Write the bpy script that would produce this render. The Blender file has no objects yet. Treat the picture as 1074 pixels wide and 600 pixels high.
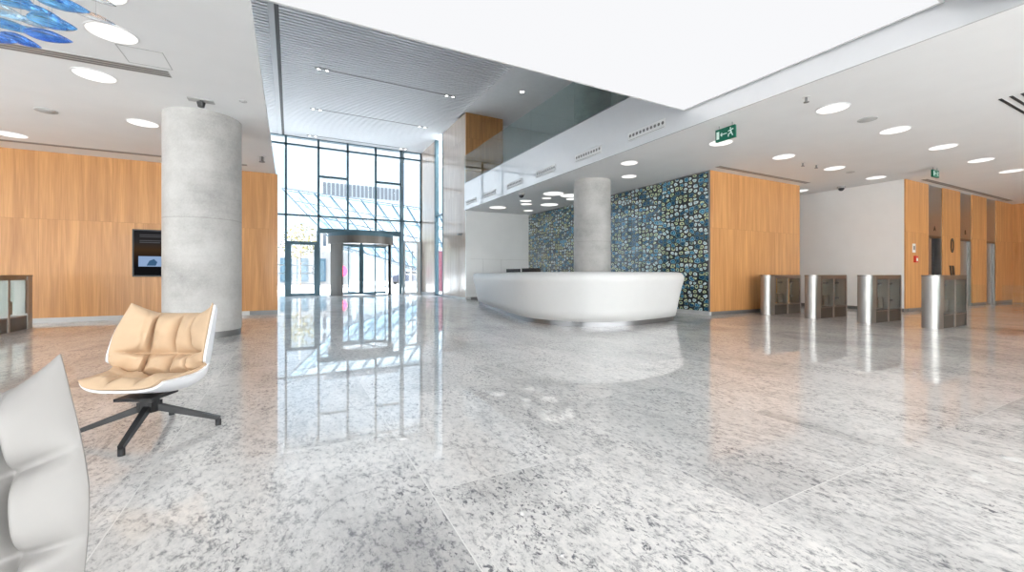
import bpy, bmesh, math, random
from mathutils import Vector, Matrix, noise
random.seed(7)
PI = math.pi
SC = bpy.context.scene
COL = SC.collection

# ------------------------------------------------------------------ helpers
def link(o):
    COL.objects.link(o); return o

def tag(o, label=None, cat=None, group=None, kind=None):
    if label: o['label'] = label
    if cat: o['category'] = cat
    if group: o['group'] = group
    if kind: o['kind'] = kind
    return o

def thing(name, label, cat, loc=(0, 0, 0), rotz=0, group=None):
    o = link(bpy.data.objects.new(name, None))
    o.location = loc; o.rotation_euler = (0, 0, rotz)
    o.empty_display_size = .1
    return tag(o, label, cat, group)

class MB:
    """collects shapes into one mesh"""
    def __init__(s): s.bm = bmesh.new()
    def box(s, x0, y0, z0, x1, y1, z1, bev=0):
        r = bmesh.ops.create_cube(s.bm, size=1)
        vs = r['verts']
        for v in vs:
            v.co = Vector((x0 + (v.co.x + .5) * (x1 - x0), y0 + (v.co.y + .5) * (y1 - y0), z0 + (v.co.z + .5) * (z1 - z0)))
        if bev:
            es = list({e for v in vs for e in v.link_edges})
            bmesh.ops.bevel(s.bm, geom=es, offset=bev, segments=2, profile=.5, affect='EDGES')
        return s
    def cyl(s, c, r, z0, z1, seg=32, r2=None, caps=True):
        r2 = r if r2 is None else r2
        a = [s.bm.verts.new((c[0] + r * math.cos(2 * PI * i / seg), c[1] + r * math.sin(2 * PI * i / seg), z0)) for i in range(seg)]
        b = [s.bm.verts.new((c[0] + r2 * math.cos(2 * PI * i / seg), c[1] + r2 * math.sin(2 * PI * i / seg), z1)) for i in range(seg)]
        for i in range(seg):
            j = (i + 1) % seg
            s.bm.faces.new((a[i], a[j], b[j], b[i]))
        if caps:
            s.bm.faces.new(a[::-1]); s.bm.faces.new(b)
        return s
    def prism(s, pts, z0, z1):
        a = [s.bm.verts.new((x, y, z0)) for x, y in pts]
        b = [s.bm.verts.new((x, y, z1)) for x, y in pts]
        n = len(pts)
        for i in range(n):
            j = (i + 1) % n
            s.bm.faces.new((a[i], a[j], b[j], b[i]))
        s.bm.faces.new(a[::-1]); s.bm.faces.new(b)
        return s
    def bar(s, p, q, w, h, w2=None, h2=None):
        """rectangular bar from p to q, w across, h high, tapering to w2, h2"""
        p, q = Vector(p), Vector(q); d = (q - p).normalized()
        up = Vector((0, 0, 1)) if abs(d.z) < .95 else Vector((1, 0, 0))
        sx = d.cross(up).normalized(); sz = sx.cross(d).normalized()
        w2 = w if w2 is None else w2; h2 = h if h2 is None else h2
        def ring(o, w, h): return [s.bm.verts.new(o + sx * (a * w / 2) + sz * (b * h / 2)) for a, b in ((-1, -1), (1, -1), (1, 1), (-1, 1))]
        A, B = ring(p, w, h), ring(q, w2, h2)
        for i in range(4):
            j = (i + 1) % 4
            s.bm.faces.new((A[i], A[j], B[j], B[i]))
        s.bm.faces.new(A[::-1]); s.bm.faces.new(B)
        return s
    def grid(s, P, close_u=False, close_v=False, caps=False):
        """P[i][j] points"""
        V = [[s.bm.verts.new(p) for p in row] for row in P]
        n, m = len(V), len(V[0])
        for i in range(n if close_u else n - 1):
            for j in range(m if close_v else m - 1):
                s.bm.faces.new((V[i][j], V[(i + 1) % n][j], V[(i + 1) % n][(j + 1) % m], V[i][(j + 1) % m]))
        if caps:
            s.bm.faces.new(V[0][::-1]); s.bm.faces.new(V[-1])
        return V
    def build(s, name, m, parent=None, smooth=False, label=None, cat=None, group=None, kind=None, loc=None, recalc=True):
        if recalc: bmesh.ops.recalc_face_normals(s.bm, faces=s.bm.faces)
        me = bpy.data.meshes.new(name); s.bm.to_mesh(me); s.bm.free()
        o = link(bpy.data.objects.new(name, me))
        me.materials.append(m)
        if smooth:
            for p in me.polygons: p.use_smooth = True
            if smooth != 'all':
                try: me.set_sharp_from_angle(angle=math.radians(40))
                except Exception: pass
        if parent: o.parent = parent
        if loc: o.location = loc
        return tag(o, label, cat, group, kind)

def struct(name, m, *boxes, parent=None):
    b = MB()
    for x in boxes: b.box(*x)
    return b.build(name, m, parent, kind=None if parent else 'structure')

def dup(root, loc, rotz=None, **kw):
    r = root.copy(); link(r); r.location = loc
    if rotz is not None: r.rotation_euler = (0, 0, rotz)
    tag(r, **kw)
    for ch in list(root.children):
        c = ch.copy(); link(c); c.parent = r
        for g in list(ch.children):
            d = g.copy(); link(d); d.parent = c
    return r

# ------------------------------------------------------------------ materials
def new_mat(name):
    m = bpy.data.materials.new(name); m.use_nodes = True
    nt = m.node_tree; nt.nodes.clear()
    out = nt.nodes.new('ShaderNodeOutputMaterial')
    return m, nt, out

def N(nt, t, **kw):
    n = nt.nodes.new(t)
    for k, v in kw.items():
        if k in n.inputs.keys(): n.inputs[k].default_value = v
        else: setattr(n, k, v)
    return n

def L(nt, a, b): nt.links.new(a, b)

def ramp(nt, fac, stops, interp='LINEAR'):
    r = nt.nodes.new('ShaderNodeValToRGB'); r.color_ramp.interpolation = interp
    e = r.color_ramp.elements
    while len(e) < len(stops): e.new(.5)
    for k, (p, c) in enumerate(stops):
        e[k].position = p; e[k].color = c if len(c) == 4 else (*c, 1)
    L(nt, fac, r.inputs[0]); return r.outputs[0]

def pmat(name, col, rough=.5, metal=0, coat=0, noise_amt=.04, scale=6, ior=1.5, bump=0, coat_rough=.03, stretch=(1, 1, 1), spec=.5):
    """principled with a slight procedural variation in tone"""
    m, nt, out = new_mat(name)
    p = N(nt, 'ShaderNodeBsdfPrincipled', Roughness=rough, Metallic=metal, IOR=ior)
    p.inputs['Coat Weight'].default_value = coat; p.inputs['Coat Roughness'].default_value = coat_rough
    p.inputs['Specular IOR Level'].default_value = spec
    tc = N(nt, 'ShaderNodeTexCoord')
    mp = N(nt, 'ShaderNodeMapping'); mp.inputs['Scale'].default_value = stretch
    L(nt, tc.outputs['Object'], mp.inputs[0])
    nz = N(nt, 'ShaderNodeTexNoise', Scale=scale, Detail=4.0)
    L(nt, mp.outputs[0], nz.inputs['Vector'])
    lo = tuple(max(0, c * (1 - noise_amt)) for c in col); hi = tuple(min(1, c * (1 + noise_amt)) for c in col)
    L(nt, ramp(nt, nz.outputs[0], [(.3, lo), (.7, hi)]), p.inputs['Base Color'])
    if bump:
        b = N(nt, 'ShaderNodeBump', Strength=bump, Distance=.002)
        L(nt, nz.outputs[0], b.inputs['Height']); L(nt, b.outputs[0], p.inputs['Normal'])
    L(nt, p.outputs[0], out.inputs[0]); return m

def emat(name, col, strength):
    m, nt, out = new_mat(name)
    e = N(nt, 'ShaderNodeEmission', Strength=strength); e.inputs[0].default_value = (*col, 1)
    L(nt, e.outputs[0], out.inputs[0]); return m

def glass_mat(name, tint=(.93, .97, .98), refl=1.0, ior=1.5):
    m, nt, out = new_mat(name)
    t = N(nt, 'ShaderNodeBsdfTransparent'); t.inputs[0].default_value = (*tint, 1)
    g = N(nt, 'ShaderNodeBsdfGlossy', Roughness=0.0)
    f = N(nt, 'ShaderNodeFresnel', IOR=ior)
    mu = N(nt, 'ShaderNodeMath', operation='MULTIPLY'); mu.inputs[1].default_value = refl
    geo = N(nt, 'ShaderNodeNewGeometry')
    fr = N(nt, 'ShaderNodeMath', operation='SUBTRACT'); fr.inputs[0].default_value = 1; L(nt, geo.outputs['Backfacing'], fr.inputs[1])
    m2 = N(nt, 'ShaderNodeMath', operation='MULTIPLY'); L(nt, f.outputs[0], m2.inputs[0]); L(nt, fr.outputs[0], m2.inputs[1])
    L(nt, m2.outputs[0], mu.inputs[0])
    mx = N(nt, 'ShaderNodeMixShader')
    L(nt, mu.outputs[0], mx.inputs[0]); L(nt, t.outputs[0], mx.inputs[1]); L(nt, g.outputs[0], mx.inputs[2])
    L(nt, mx.outputs[0], out.inputs[0]); return m

def wood_mat(name, axis, light, dark, coat=.15, rough=.42, pw=1.15, ph=2.15):
    """veneer with vertical grain; axis = horizontal axis of the wall face ('X' or 'Y')"""
    m, nt, out = new_mat(name)
    p = N(nt, 'ShaderNodeBsdfPrincipled', Roughness=rough)
    p.inputs['Coat Weight'].default_value = coat; p.inputs['Coat Roughness'].default_value = .12
    geo = N(nt, 'ShaderNodeNewGeometry'); sep = N(nt, 'ShaderNodeSeparateXYZ')
    L(nt, geo.outputs['Position'], sep.inputs[0])
    cmb = N(nt, 'ShaderNodeCombineXYZ')
    L(nt, sep.outputs[axis], cmb.inputs[0]); L(nt, sep.outputs['Z'], cmb.inputs[1])
    br = N(nt, 'ShaderNodeTexBrick', Scale=1.0, offset=0.0)
    br.inputs['Color1'].default_value = (.2, .2, .2, 1); br.inputs['Color2'].default_value = (.8, .8, .8, 1)
    br.inputs['Mortar'].default_value = (0, 0, 0, 1)
    br.inputs['Mortar Size'].default_value = .003; br.inputs['Mortar Smooth'].default_value = 0
    br.inputs['Brick Width'].default_value = pw; br.inputs['Row Height'].default_value = ph
    L(nt, cmb.outputs[0], br.inputs['Vector'])
    off = N(nt, 'ShaderNodeVectorMath', operation='MULTIPLY_ADD')
    off.inputs[1].default_value = (7, 5, 3)
    L(nt, br.outputs['Color'], off.inputs[0]); L(nt, cmb.outputs[0], off.inputs[2])
    mp = N(nt, 'ShaderNodeMapping'); mp.inputs['Scale'].default_value = (9, .42, 1)
    L(nt, off.outputs[0], mp.inputs[0])
    n1 = N(nt, 'ShaderNodeTexNoise', Scale=1.0, Detail=3.0, Distortion=.7); L(nt, mp.outputs[0], n1.inputs['Vector'])
    mp2 = N(nt, 'ShaderNodeMapping'); mp2.inputs['Scale'].default_value = (70, 1.6, 1)
    L(nt, off.outputs[0], mp2.inputs[0])
    n2 = N(nt, 'ShaderNodeTexNoise', Scale=1.0, Detail=2.0); L(nt, mp2.outputs[0], n2.inputs['Vector'])
    add = N(nt, 'ShaderNodeMath', operation='MULTIPLY_ADD'); add.inputs[1].default_value = .55
    L(nt, n2.outputs[0], add.inputs[0]); L(nt, n1.outputs[0], add.inputs[2])
    c = ramp(nt, add.outputs[0], [(.42, dark), (.75, tuple((a + b) / 2 for a, b in zip(light, dark))), (1.0, light)])
    mx = N(nt, 'ShaderNodeMix', data_type='RGBA', blend_type='MULTIPLY')
    mx.inputs[0].default_value = 1
    tone = ramp(nt, br.outputs['Color'], [(0.0, (.74, .72, .7)), (.02, (.95, .95, .95)), (1.0, (1.04, 1.04, 1.04))])
    L(nt, c, mx.inputs[6]); L(nt, tone, mx.inputs[7])
    L(nt, mx.outputs[2], p.inputs['Base Color'])
    L(nt, p.outputs[0], out.inputs[0]); return m

def floor_mat():
    m, nt, out = new_mat('granite_tiles')
    p = N(nt, 'ShaderNodeBsdfPrincipled', Roughness=.35, IOR=1.4)
    p.inputs['Coat Weight'].default_value = .9; p.inputs['Coat Roughness'].default_value = .02; p.inputs['Coat IOR'].default_value = 1.6
    geo = N(nt, 'ShaderNodeNewGeometry'); sep = N(nt, 'ShaderNodeSeparateXYZ')
    L(nt, geo.outputs['Position'], sep.inputs[0])
    cmb = N(nt, 'ShaderNodeCombineXYZ')          # long side of a tile along Y
    L(nt, sep.outputs['Y'], cmb.inputs[0]); L(nt, sep.outputs['X'], cmb.inputs[1])
    sh = N(nt, 'ShaderNodeVectorMath', operation='ADD'); sh.inputs[1].default_value = (10.115, 9.03, 0)
    L(nt, cmb.outputs[0], sh.inputs[0])
    def brick(size):
        br = N(nt, 'ShaderNodeTexBrick', Scale=1.0, offset=.5)
        br.inputs['Color1'].default_value = (0, 0, 0, 1); br.inputs['Color2'].default_value = (1, 1, 1, 1)
        br.inputs['Mortar Size'].default_value = size; br.inputs['Mortar Smooth'].default_value = 0
        br.inputs['Brick Width'].default_value = 1.6; br.inputs['Row Height'].default_value = 1.2
        L(nt, sh.outputs[0], br.inputs['Vector']); return br
    br = brick(.0022)
    tint = brick(0.0)
    # each slab is cut from another piece of stone: shift the pattern by the slab's own random tone
    off = N(nt, 'ShaderNodeVectorMath', operation='MULTIPLY_ADD'); off.inputs[1].default_value = (13, 29, 17)
    L(nt, tint.outputs['Color'], off.inputs[0]); L(nt, geo.outputs['Position'], off.inputs[2])
    def nz(scale, detail, sx, sy, rot, dist=0, rough=.5):
        mp = N(nt, 'ShaderNodeMapping'); mp.inputs['Scale'].default_value = (sx, sy, 1); mp.inputs['Rotation'].default_value = (0, 0, rot)
        L(nt, off.outputs[0], mp.inputs[0])
        n = N(nt, 'ShaderNodeTexNoise', Scale=scale, Detail=detail, Distortion=dist, Roughness=rough)
        L(nt, mp.outputs[0], n.inputs['Vector']); return n.outputs[0]
    big = nz(1.1, 5, 1, .45, .5, .6, .6)
    base = ramp(nt, big, [(.28, (.46, .455, .455)), (.43, (.70, .695, .69)), (.55, (.84, .83, .82)), (.68, (.80, .79, .785)), (.82, (.63, .625, .625))])
    mid = nz(30, 6, 1, .6, .5, .3, .8)
    fine = ramp(nt, mid, [(.34, (.30, .30, .32)), (.46, (.90, .90, .90)), (.62, (1.08, 1.07, 1.06))])
    m1 = N(nt, 'ShaderNodeMix', data_type='RGBA', blend_type='MULTIPLY'); m1.inputs[0].default_value = 1
    L(nt, base, m1.inputs[6]); L(nt, fine, m1.inputs[7])
    # black mica flecks gathered in drifts and thin veins
    fl = nz(52, 4, 1, .55, .5, .6, .7); patch = nz(2.3, 5, 1, .35, .55, .8, .65)
    f1 = ramp(nt, fl, [(.54, (0, 0, 0)), (.62, (1, 1, 1))]); f2 = ramp(nt, patch, [(.44, (0, 0, 0)), (.60, (1, 1, 1))])
    mm = N(nt, 'ShaderNodeMath', operation='MULTIPLY'); L(nt, f1, mm.inputs[0]); L(nt, f2, mm.inputs[1])
    m2a = N(nt, 'ShaderNodeMix', data_type='RGBA'); L(nt, mm.outputs[0], m2a.inputs[0])
    L(nt, m1.outputs[2], m2a.inputs[6]); m2a.inputs[7].default_value = (.13, .13, .15, 1)
    vein = nz(1.5, 6, 1, .4, .6, 1.2, .7)
    va = N(nt, 'ShaderNodeMath', operation='SUBTRACT'); va.inputs[1].default_value = .5; L(nt, vein, va.inputs[0])
    vb = N(nt, 'ShaderNodeMath', operation='ABSOLUTE'); L(nt, va.outputs[0], vb.inputs[0])
    vm = ramp(nt, vb.outputs[0], [(.0, (.7, .7, .7)), (.022, (0, 0, 0))])
    f3 = ramp(nt, fl, [(.42, (0, 0, 0)), (.58, (1, 1, 1))])
    vmm = N(nt, 'ShaderNodeMath', operation='MULTIPLY'); L(nt, vm, vmm.inputs[0]); L(nt, f3, vmm.inputs[1])
    m2 = N(nt, 'ShaderNodeMix', data_type='RGBA'); L(nt, vmm.outputs[0], m2.inputs[0])
    L(nt, m2a.outputs[2], m2.inputs[6]); m2.inputs[7].default_value = (.20, .20, .22, 1)
    # slab tone
    m4 = N(nt, 'ShaderNodeMix', data_type='RGBA', blend_type='MULTIPLY'); m4.inputs[0].default_value = 1
    L(nt, m2.outputs[2], m4.inputs[6]); L(nt, ramp(nt, tint.outputs['Color'], [(0, (.90, .90, .90)), (1, (1.03, 1.02, 1.01))]), m4.inputs[7])
    m3 = N(nt, 'ShaderNodeMix', data_type='RGBA'); L(nt, br.outputs['Fac'], m3.inputs[0])
    L(nt, m4.outputs[2], m3.inputs[6]); m3.inputs[7].default_value = (.83, .82, .80, 1)
    L(nt, m3.outputs[2], p.inputs['Base Color'])
    L(nt, p.outputs[0], out.inputs[0]); return m

def agate_mat():
    m, nt, out = new_mat('agate_slices')
    p = N(nt, 'ShaderNodeBsdfPrincipled', Roughness=.25)
    p.inputs['Coat Weight'].default_value = 1.0; p.inputs['Coat Roughness'].default_value = .04
    geo = N(nt, 'ShaderNodeNewGeometry'); sep = N(nt, 'ShaderNodeSeparateXYZ'); L(nt, geo.outputs['Position'], sep.inputs[0])
    cmb = N(nt, 'ShaderNodeCombineXYZ'); L(nt, sep.outputs['Y'], cmb.inputs[0]); L(nt, sep.outputs['Z'], cmb.inputs[1])
    wob = N(nt, 'ShaderNodeTexNoise', Scale=9.0, Detail=2.0); L(nt, cmb.outputs[0], wob.inputs['Vector'])
    dd = N(nt, 'ShaderNodeVectorMath', operation='MULTIPLY_ADD'); dd.inputs[1].default_value = (.05, .05, 0)
    L(nt, wob.outputs['Color'], dd.inputs[0]); L(nt, cmb.outputs[0], dd.inputs[2])
    mp = N(nt, 'ShaderNodeMapping'); mp.inputs['Scale'].default_value = (.95, 1.25, 1); L(nt, dd.outputs[0], mp.inputs[0])
    v = N(nt, 'ShaderNodeTexVoronoi', Scale=7.2, Randomness=.75, voronoi_dimensions='2D'); L(nt, mp.outputs[0], v.inputs['Vector'])
    sc = N(nt, 'ShaderNodeSeparateColor'); L(nt, v.outputs['Color'], sc.inputs[0])
    ve = N(nt, 'ShaderNodeTexVoronoi', Scale=7.2, Randomness=.75, voronoi_dimensions='2D', feature='DISTANCE_TO_EDGE'); L(nt, mp.outputs[0], ve.inputs['Vector'])
    # slices differ in size, so the dark resin between them is wider or narrower
    sz = N(nt, 'ShaderNodeMapRange'); sz.inputs['To Min'].default_value = .92; sz.inputs['To Max'].default_value = 1.4
    L(nt, sc.outputs[0], sz.inputs['Value'])
    sm = N(nt, 'ShaderNodeMath', operation='ADD'); L(nt, v.outputs['Distance'], sm.inputs[0]); L(nt, ve.outputs['Distance'], sm.inputs[1])
    dv = N(nt, 'ShaderNodeMath', operation='DIVIDE'); L(nt, v.outputs['Distance'], dv.inputs[0]); L(nt, sm.outputs[0], dv.inputs[1])
    d = N(nt, 'ShaderNodeMath', operation='MULTIPLY'); L(nt, dv.outputs[0], d.inputs[0]); L(nt, sz.outputs[0], d.inputs[1])
    dk = (.008, .02, .03)
    blue = ramp(nt, d.outputs[0], [(.0, (.62, .86, .95)), (.22, (.08, .32, .48)), (.5, (.012, .10, .20)), (.68, (.04, .22, .34)), (.8, (.50, .74, .84)), (.9, dk)])
    pale = ramp(nt, d.outputs[0], [(.0, (.06, .16, .22)), (.24, (.50, .72, .76)), (.40, (.12, .28, .34)), (.58, (.88, .96, .95)), (.76, (.80, .92, .90)), (.87, dk)])
    yel = ramp(nt, d.outputs[0], [(.0, (.02, .05, .07)), (.36, (.05, .12, .14)), (.52, (.42, .50, .34)), (.66, (.90, .94, .58)), (.76, (.66, .74, .42)), (.86, dk)])
    deep = ramp(nt, d.outputs[0], [(.0, (.08, .28, .46)), (.3, (.01, .06, .15)), (.62, (.006, .03, .07)), (.76, (.16, .38, .44)), (.86, dk)])
    big = N(nt, 'ShaderNodeTexNoise', Scale=1.3, Detail=2.0); L(nt, cmb.outputs[0], big.inputs['Vector'])
    bands = N(nt, 'ShaderNodeTexNoise', Scale=1.0, Detail=2.0)
    mpb = N(nt, 'ShaderNodeMapping'); mpb.inputs['Scale'].default_value = (.5, 4.5, 1); L(nt, cmb.outputs[0], mpb.inputs[0]); L(nt, mpb.outputs[0], bands.inputs['Vector'])
    def mix(fac, a, b):
        x = N(nt, 'ShaderNodeMix', data_type='RGBA'); L(nt, fac, x.inputs[0]); L(nt, a, x.inputs[6]); L(nt, b, x.inputs[7]); return x.outputs[2]
    s1 = ramp(nt, sc.outputs[1], [(.42, (0, 0, 0)), (.43, (1, 1, 1))])
    s2 = ramp(nt, sc.outputs[2], [(.50, (0, 0, 0)), (.51, (1, 1, 1))])
    A = mix(s1, blue, deep); B = mix(s2, pale, yel)
    ad = N(nt, 'ShaderNodeMath', operation='MULTIPLY_ADD'); ad.inputs[1].default_value = .6; L(nt, sc.outputs[0], ad.inputs[0]); L(nt, bands.outputs[0], ad.inputs[2])
    s3 = ramp(nt, ad.outputs[0], [(.72, (0, 0, 0)), (.74, (1, 1, 1))])
    L(nt, mix(s3, A, B), p.inputs['Base Color'])
    L(nt, p.outputs[0], out.inputs[0]); return m

M = dict(
    floor=floor_mat(), agate=agate_mat(),
    plaster=pmat('white_plaster', (.82, .82, .82), .8, noise_amt=.015, scale=2),
    wallwhite=pmat('white_lacquer_panel', (.86, .86, .855), .3, coat=1, noise_amt=.02, scale=2, coat_rough=.02),
    fascia=pmat('white_back_painted_glass', (.76, .77, .79), .25, coat=1, noise_amt=.01, coat_rough=.0, ior=1.55),
    oakX=wood_mat('oak_veneer_x', 'X', (.66, .335, .125), (.42, .185, .058)),
    oakY=wood_mat('oak_veneer_y', 'Y', (.66, .335, .125), (.42, .185, .058)),
    palewood=wood_mat('grey_oak_veneer', 'Y', (.50, .38, .29), (.31, .225, .17), coat=1.0, rough=.3),
    concrete=None,
    slat=pmat('grey_slats', (.66, .67, .69), .5, metal=0, noise_amt=.02),
    steelp=pmat('grey_painted_beam', (.45, .455, .465), .6, noise_amt=.02),
    dark=pmat('black_gap', (.02, .02, .022), .7),
    gapgrey=pmat('grey_void', (.36, .365, .375), .8),
    mezz=pmat('grey_mezzanine_plaster', (.74, .74, .74), .8, noise_amt=.02),
    steel=pmat('brushed_steel', (.43, .415, .40), .45, metal=1, noise_amt=.08, scale=3, stretch=(60, 60, .6)),
    steelh=pmat('brushed_steel_trim', (.25, .25, .26), .38, metal=1, noise_amt=.05, scale=3),
    steeldk=pmat('dark_steel', (.27, .26, .25), .32, metal=1, noise_amt=.06, scale=4),
    housing=pmat('dark_grey_housing', (.11, .108, .105), .4, metal=.5, noise_amt=.05),
    liftsteel=pmat('lift_door_steel', (.50, .49, .48), .28, metal=1, noise_amt=.05, scale=3, stretch=(40, 40, .5)),
    bluealu=pmat('blue_grey_aluminium', (.06, .125, .16), .4, metal=.2, noise_amt=.05),
    bronze=pmat('bronze_cladding', (.16, .145, .13), .4, metal=.6, noise_amt=.08, scale=2, stretch=(8, 8, .5)),
    glass=glass_mat('clear_glass', (.965, .985, .995), 1.0),
    balus=glass_mat('balustrade_glass', (.80, .88, .87), 1.0, 1.6),
    gate_glass=glass_mat('gate_glass', (.96, .99, .985), .45),
    frost=pmat('white_manifestation_film', (.85, .88, .9), .6),
    light=emat('lamp_diffuser', (1, .985, .96), 1.2),
    led=emat('spot_lamp', (1, .98, .94), 9.0),
    lightbox=emat('luminous_ceiling', (.975, .98, 1.0), .95),
    white=pmat('white_solid_surface', (.66, .66, .655), .45, noise_amt=.01, coat=.1, coat_rough=.1),
    trimwhite=pmat('white_trim', (.75, .75, .75), .5, noise_amt=.01),
    greyring=pmat('light_grey_plastic', (.45, .45, .45), .5),
    black=pmat('black_powder_coat', (.018, .018, .02), .38, noise_amt=.1),
    shell=pmat('white_moulded_shell', (.80, .81, .84), .35, noise_amt=.01, coat=.2),
    beige=pmat('beige_fabric', (.60, .43, .285), .85, noise_amt=.05, scale=9, bump=.15),
    offwhite=pmat('pale_grey_leather', (.30, .288, .28), .5, noise_amt=.03, scale=7, bump=.1),
    green=pmat('exit_sign_green', (.0, .13, .075), .4, noise_amt=.02),
    signwhite=pmat('exit_sign_white', (.75, .9, .84), .5),
    red=pmat('red_plastic', (.55, .03, .02), .4),
    base=pmat('grey_skirting', (.20, .20, .20), .4, metal=.4),
    basel=pmat('pale_stone_skirting', (.56, .56, .56), .35),
)
def concrete_mat():
    m, nt, out = new_mat('fair_faced_concrete')
    p = N(nt, 'ShaderNodeBsdfPrincipled', Roughness=.55)
    geo = N(nt, 'ShaderNodeNewGeometry')
    n1 = N(nt, 'ShaderNodeTexNoise', Scale=1.6, Detail=6.0, Roughness=.62); L(nt, geo.outputs['Position'], n1.inputs['Vector'])
    n2 = N(nt, 'ShaderNodeTexNoise', Scale=38.0, Detail=3.0); L(nt, geo.outputs['Position'], n2.inputs['Vector'])
    mp = N(nt, 'ShaderNodeMapping'); mp.inputs['Scale'].default_value = (1, 1, 14); L(nt, geo.outputs['Position'], mp.inputs[0])
    n3 = N(nt, 'ShaderNodeTexNoise', Scale=.9, Detail=3.0); L(nt, mp.outputs[0], n3.inputs['Vector'])
    a = N(nt, 'ShaderNodeMath', operation='MULTIPLY_ADD'); a.inputs[1].default_value = .25; L(nt, n2.outputs[0], a.inputs[0]); L(nt, n1.outputs[0], a.inputs[2])
    b = N(nt, 'ShaderNodeMath', operation='MULTIPLY_ADD'); b.inputs[1].default_value = .14; L(nt, n3.outputs[0], b.inputs[0]); L(nt, a.outputs[0], b.inputs[2])
    c = ramp(nt, b.outputs[0], [(.42, (.30, .29, .28)), (.66, (.44, .43, .415)), (.86, (.53, .52, .505))])
    # formwork seam
    sep = N(nt, 'ShaderNodeSeparateXYZ'); L(nt, geo.outputs['Position'], sep.inputs[0])
    w = N(nt, 'ShaderNodeMath', operation='MULTIPLY_ADD'); w.inputs[1].default_value = .03; L(nt, n2.outputs[0], w.inputs[0]); L(nt, sep.outputs['Z'], w.inputs[2])
    s = N(nt, 'ShaderNodeMath', operation='SUBTRACT'); s.inputs[1].default_value = 1.895; L(nt, w.outputs[0], s.inputs[0])
    ab = N(nt, 'ShaderNodeMath', operation='ABSOLUTE'); L(nt, s.outputs[0], ab.inputs[0])
    k = ramp(nt, ab.outputs[0], [(.004, (.80, .79, .78)), (.012, (1, 1, 1))])
    mx = N(nt, 'ShaderNodeMix', data_type='RGBA', blend_type='MULTIPLY'); mx.inputs[0].default_value = 1
    L(nt, c, mx.inputs[6]); L(nt, k, mx.inputs[7]); L(nt, mx.outputs[2], p.inputs['Base Color'])
    bp = N(nt, 'ShaderNodeBump', Strength=.2, Distance=.004); L(nt, n2.outputs[0], bp.inputs['Height']); L(nt, bp.outputs[0], p.inputs['Normal'])
    L(nt, p.outputs[0], out.inputs[0]); return m
M['concrete'] = concrete_mat()

M['fascia'].node_tree.nodes['Principled BSDF'].inputs['Coat IOR'].default_value = 2.3
# ------------------------------------------------------------------ the room
H, HH = 3.55, 7.45            # low ceilings, high ceiling
FX = 6.09                     # face of the gallery
struct('floor', M['floor'], (-9, -8, -.2, 24, 22.1, 0))
# left: oak wall under a low ceiling
struct('wall_left', M['oakX'], (-9, 12.2, .1, -.3, 12.4, H))
struct('baseboard_left', M['basel'], (-9, 12.19, 0, -.9, 12.21, .1))
struct('baseboard_entrance', M['base'], (-.9, 12.185, 0, -.3, 12.4, .1))
struct('ceiling_left', M['plaster'], (-9, -8, H, -.34, 12.42, H + .09))
struct('ceiling_near', M['plaster'], (-.34, -8, H, FX, 1.0, H + .09))
struct('wall_void', M['plaster'], (-4.2, .8, H + .09, FX + 5, 1.0, HH), (-4.2, 1.0, H + .09, -4, 12.4, HH), (-4.2, 12.4, 0, -4, 22, HH))
# high ceiling of slats
b = MB()
y = 1.06
while y < 21.95:
    b.box(-4, y, HH, -.50, y + .088, HH + .045); b.box(-.26, y, HH, FX, y + .088, HH + .045); y += .14
b.build('ceiling', M['slat'], kind='structure')
struct('ceiling_backing', M['gapgrey'], (-4.2, 1, HH + .13, FX, 22.2, HH + .2))
struct('trim_ceiling_beam', M['steelp'], (-.50, 1, HH - .01, -.36, 22, HH + .05))
struct('trim_ceiling_gap', M['dark'], (-.36, 1, HH - .002, -.26, 22, HH + .05))
# right: gallery slab, its face and the upper level
struct('ceiling_right', M['plaster'], (FX + .03, 1.0, H, 24, 15.6, 4.6), (FX, -8, H, 24, 1.0, 4.6))
struct('trim_gallery_face', M['fascia'], (FX, 1.0, H, FX + .03, 15.6, 4.6))
struct('ceiling_reception_edge', M['plaster'], (FX + .27, 15.6, H, 9.2, 15.8, 4.6))
struct('ceiling_gallery', M['mezz'], (FX, 1, HH, 11.2, 16.4, HH + .1))
struct('wall_gallery', M['mezz'], (11, 1, 4.6, 11.2, 16.4, HH), (7.8, 16.2, 4.6, 11, 16.4, HH))
struct('wall_gallery_oak', M['oakX'], (FX + .26, 15.6, 4.6, 7.8, 16.4, HH), (FX + .06, 15.6, 4.6, FX + .26, 15.64, HH))
struct('trim_gallery_ledge', M['plaster'], (7.8, 15.9, 4.6, 11, 16.2, 5.15))
# entrance passage, right side: two veneered piers with a tall window slit
struct('wall_entrance_right', M['palewood'], (FX + .06, 15.64, .09, FX + .26, 18.4, HH), (FX + .06, 19.7, .09, FX + .26, 22, HH))
struct('baseboard_right', M['basel'], (FX + .05, 15.59, 0, FX + .27, 18.4, .09), (FX + .05, 19.7, 0, FX + .27, 22, .09))
struct('ceiling_entrance_strip', M['slat'], (FX, 15.6, HH, FX + .3, 22.0, HH + .1))
w2 = struct('window_2', M['bluealu'], (FX + .05, 18.4, 0, FX + .2, 18.5, HH), (FX + .05, 19.5, 0, FX + .2, 19.7, HH), (FX + .1, 18.5, 0, FX + .2, 19.5, .06), (FX + .1, 18.5, 3.75, FX + .2, 19.5, 3.83))
struct('window_pane', M['glass'], (FX + .14, 18.46, .06, FX + .16, 19.64, 3.75), (FX + .14, 18.46, 3.83, FX + .16, 19.64, HH), parent=w2)
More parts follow.
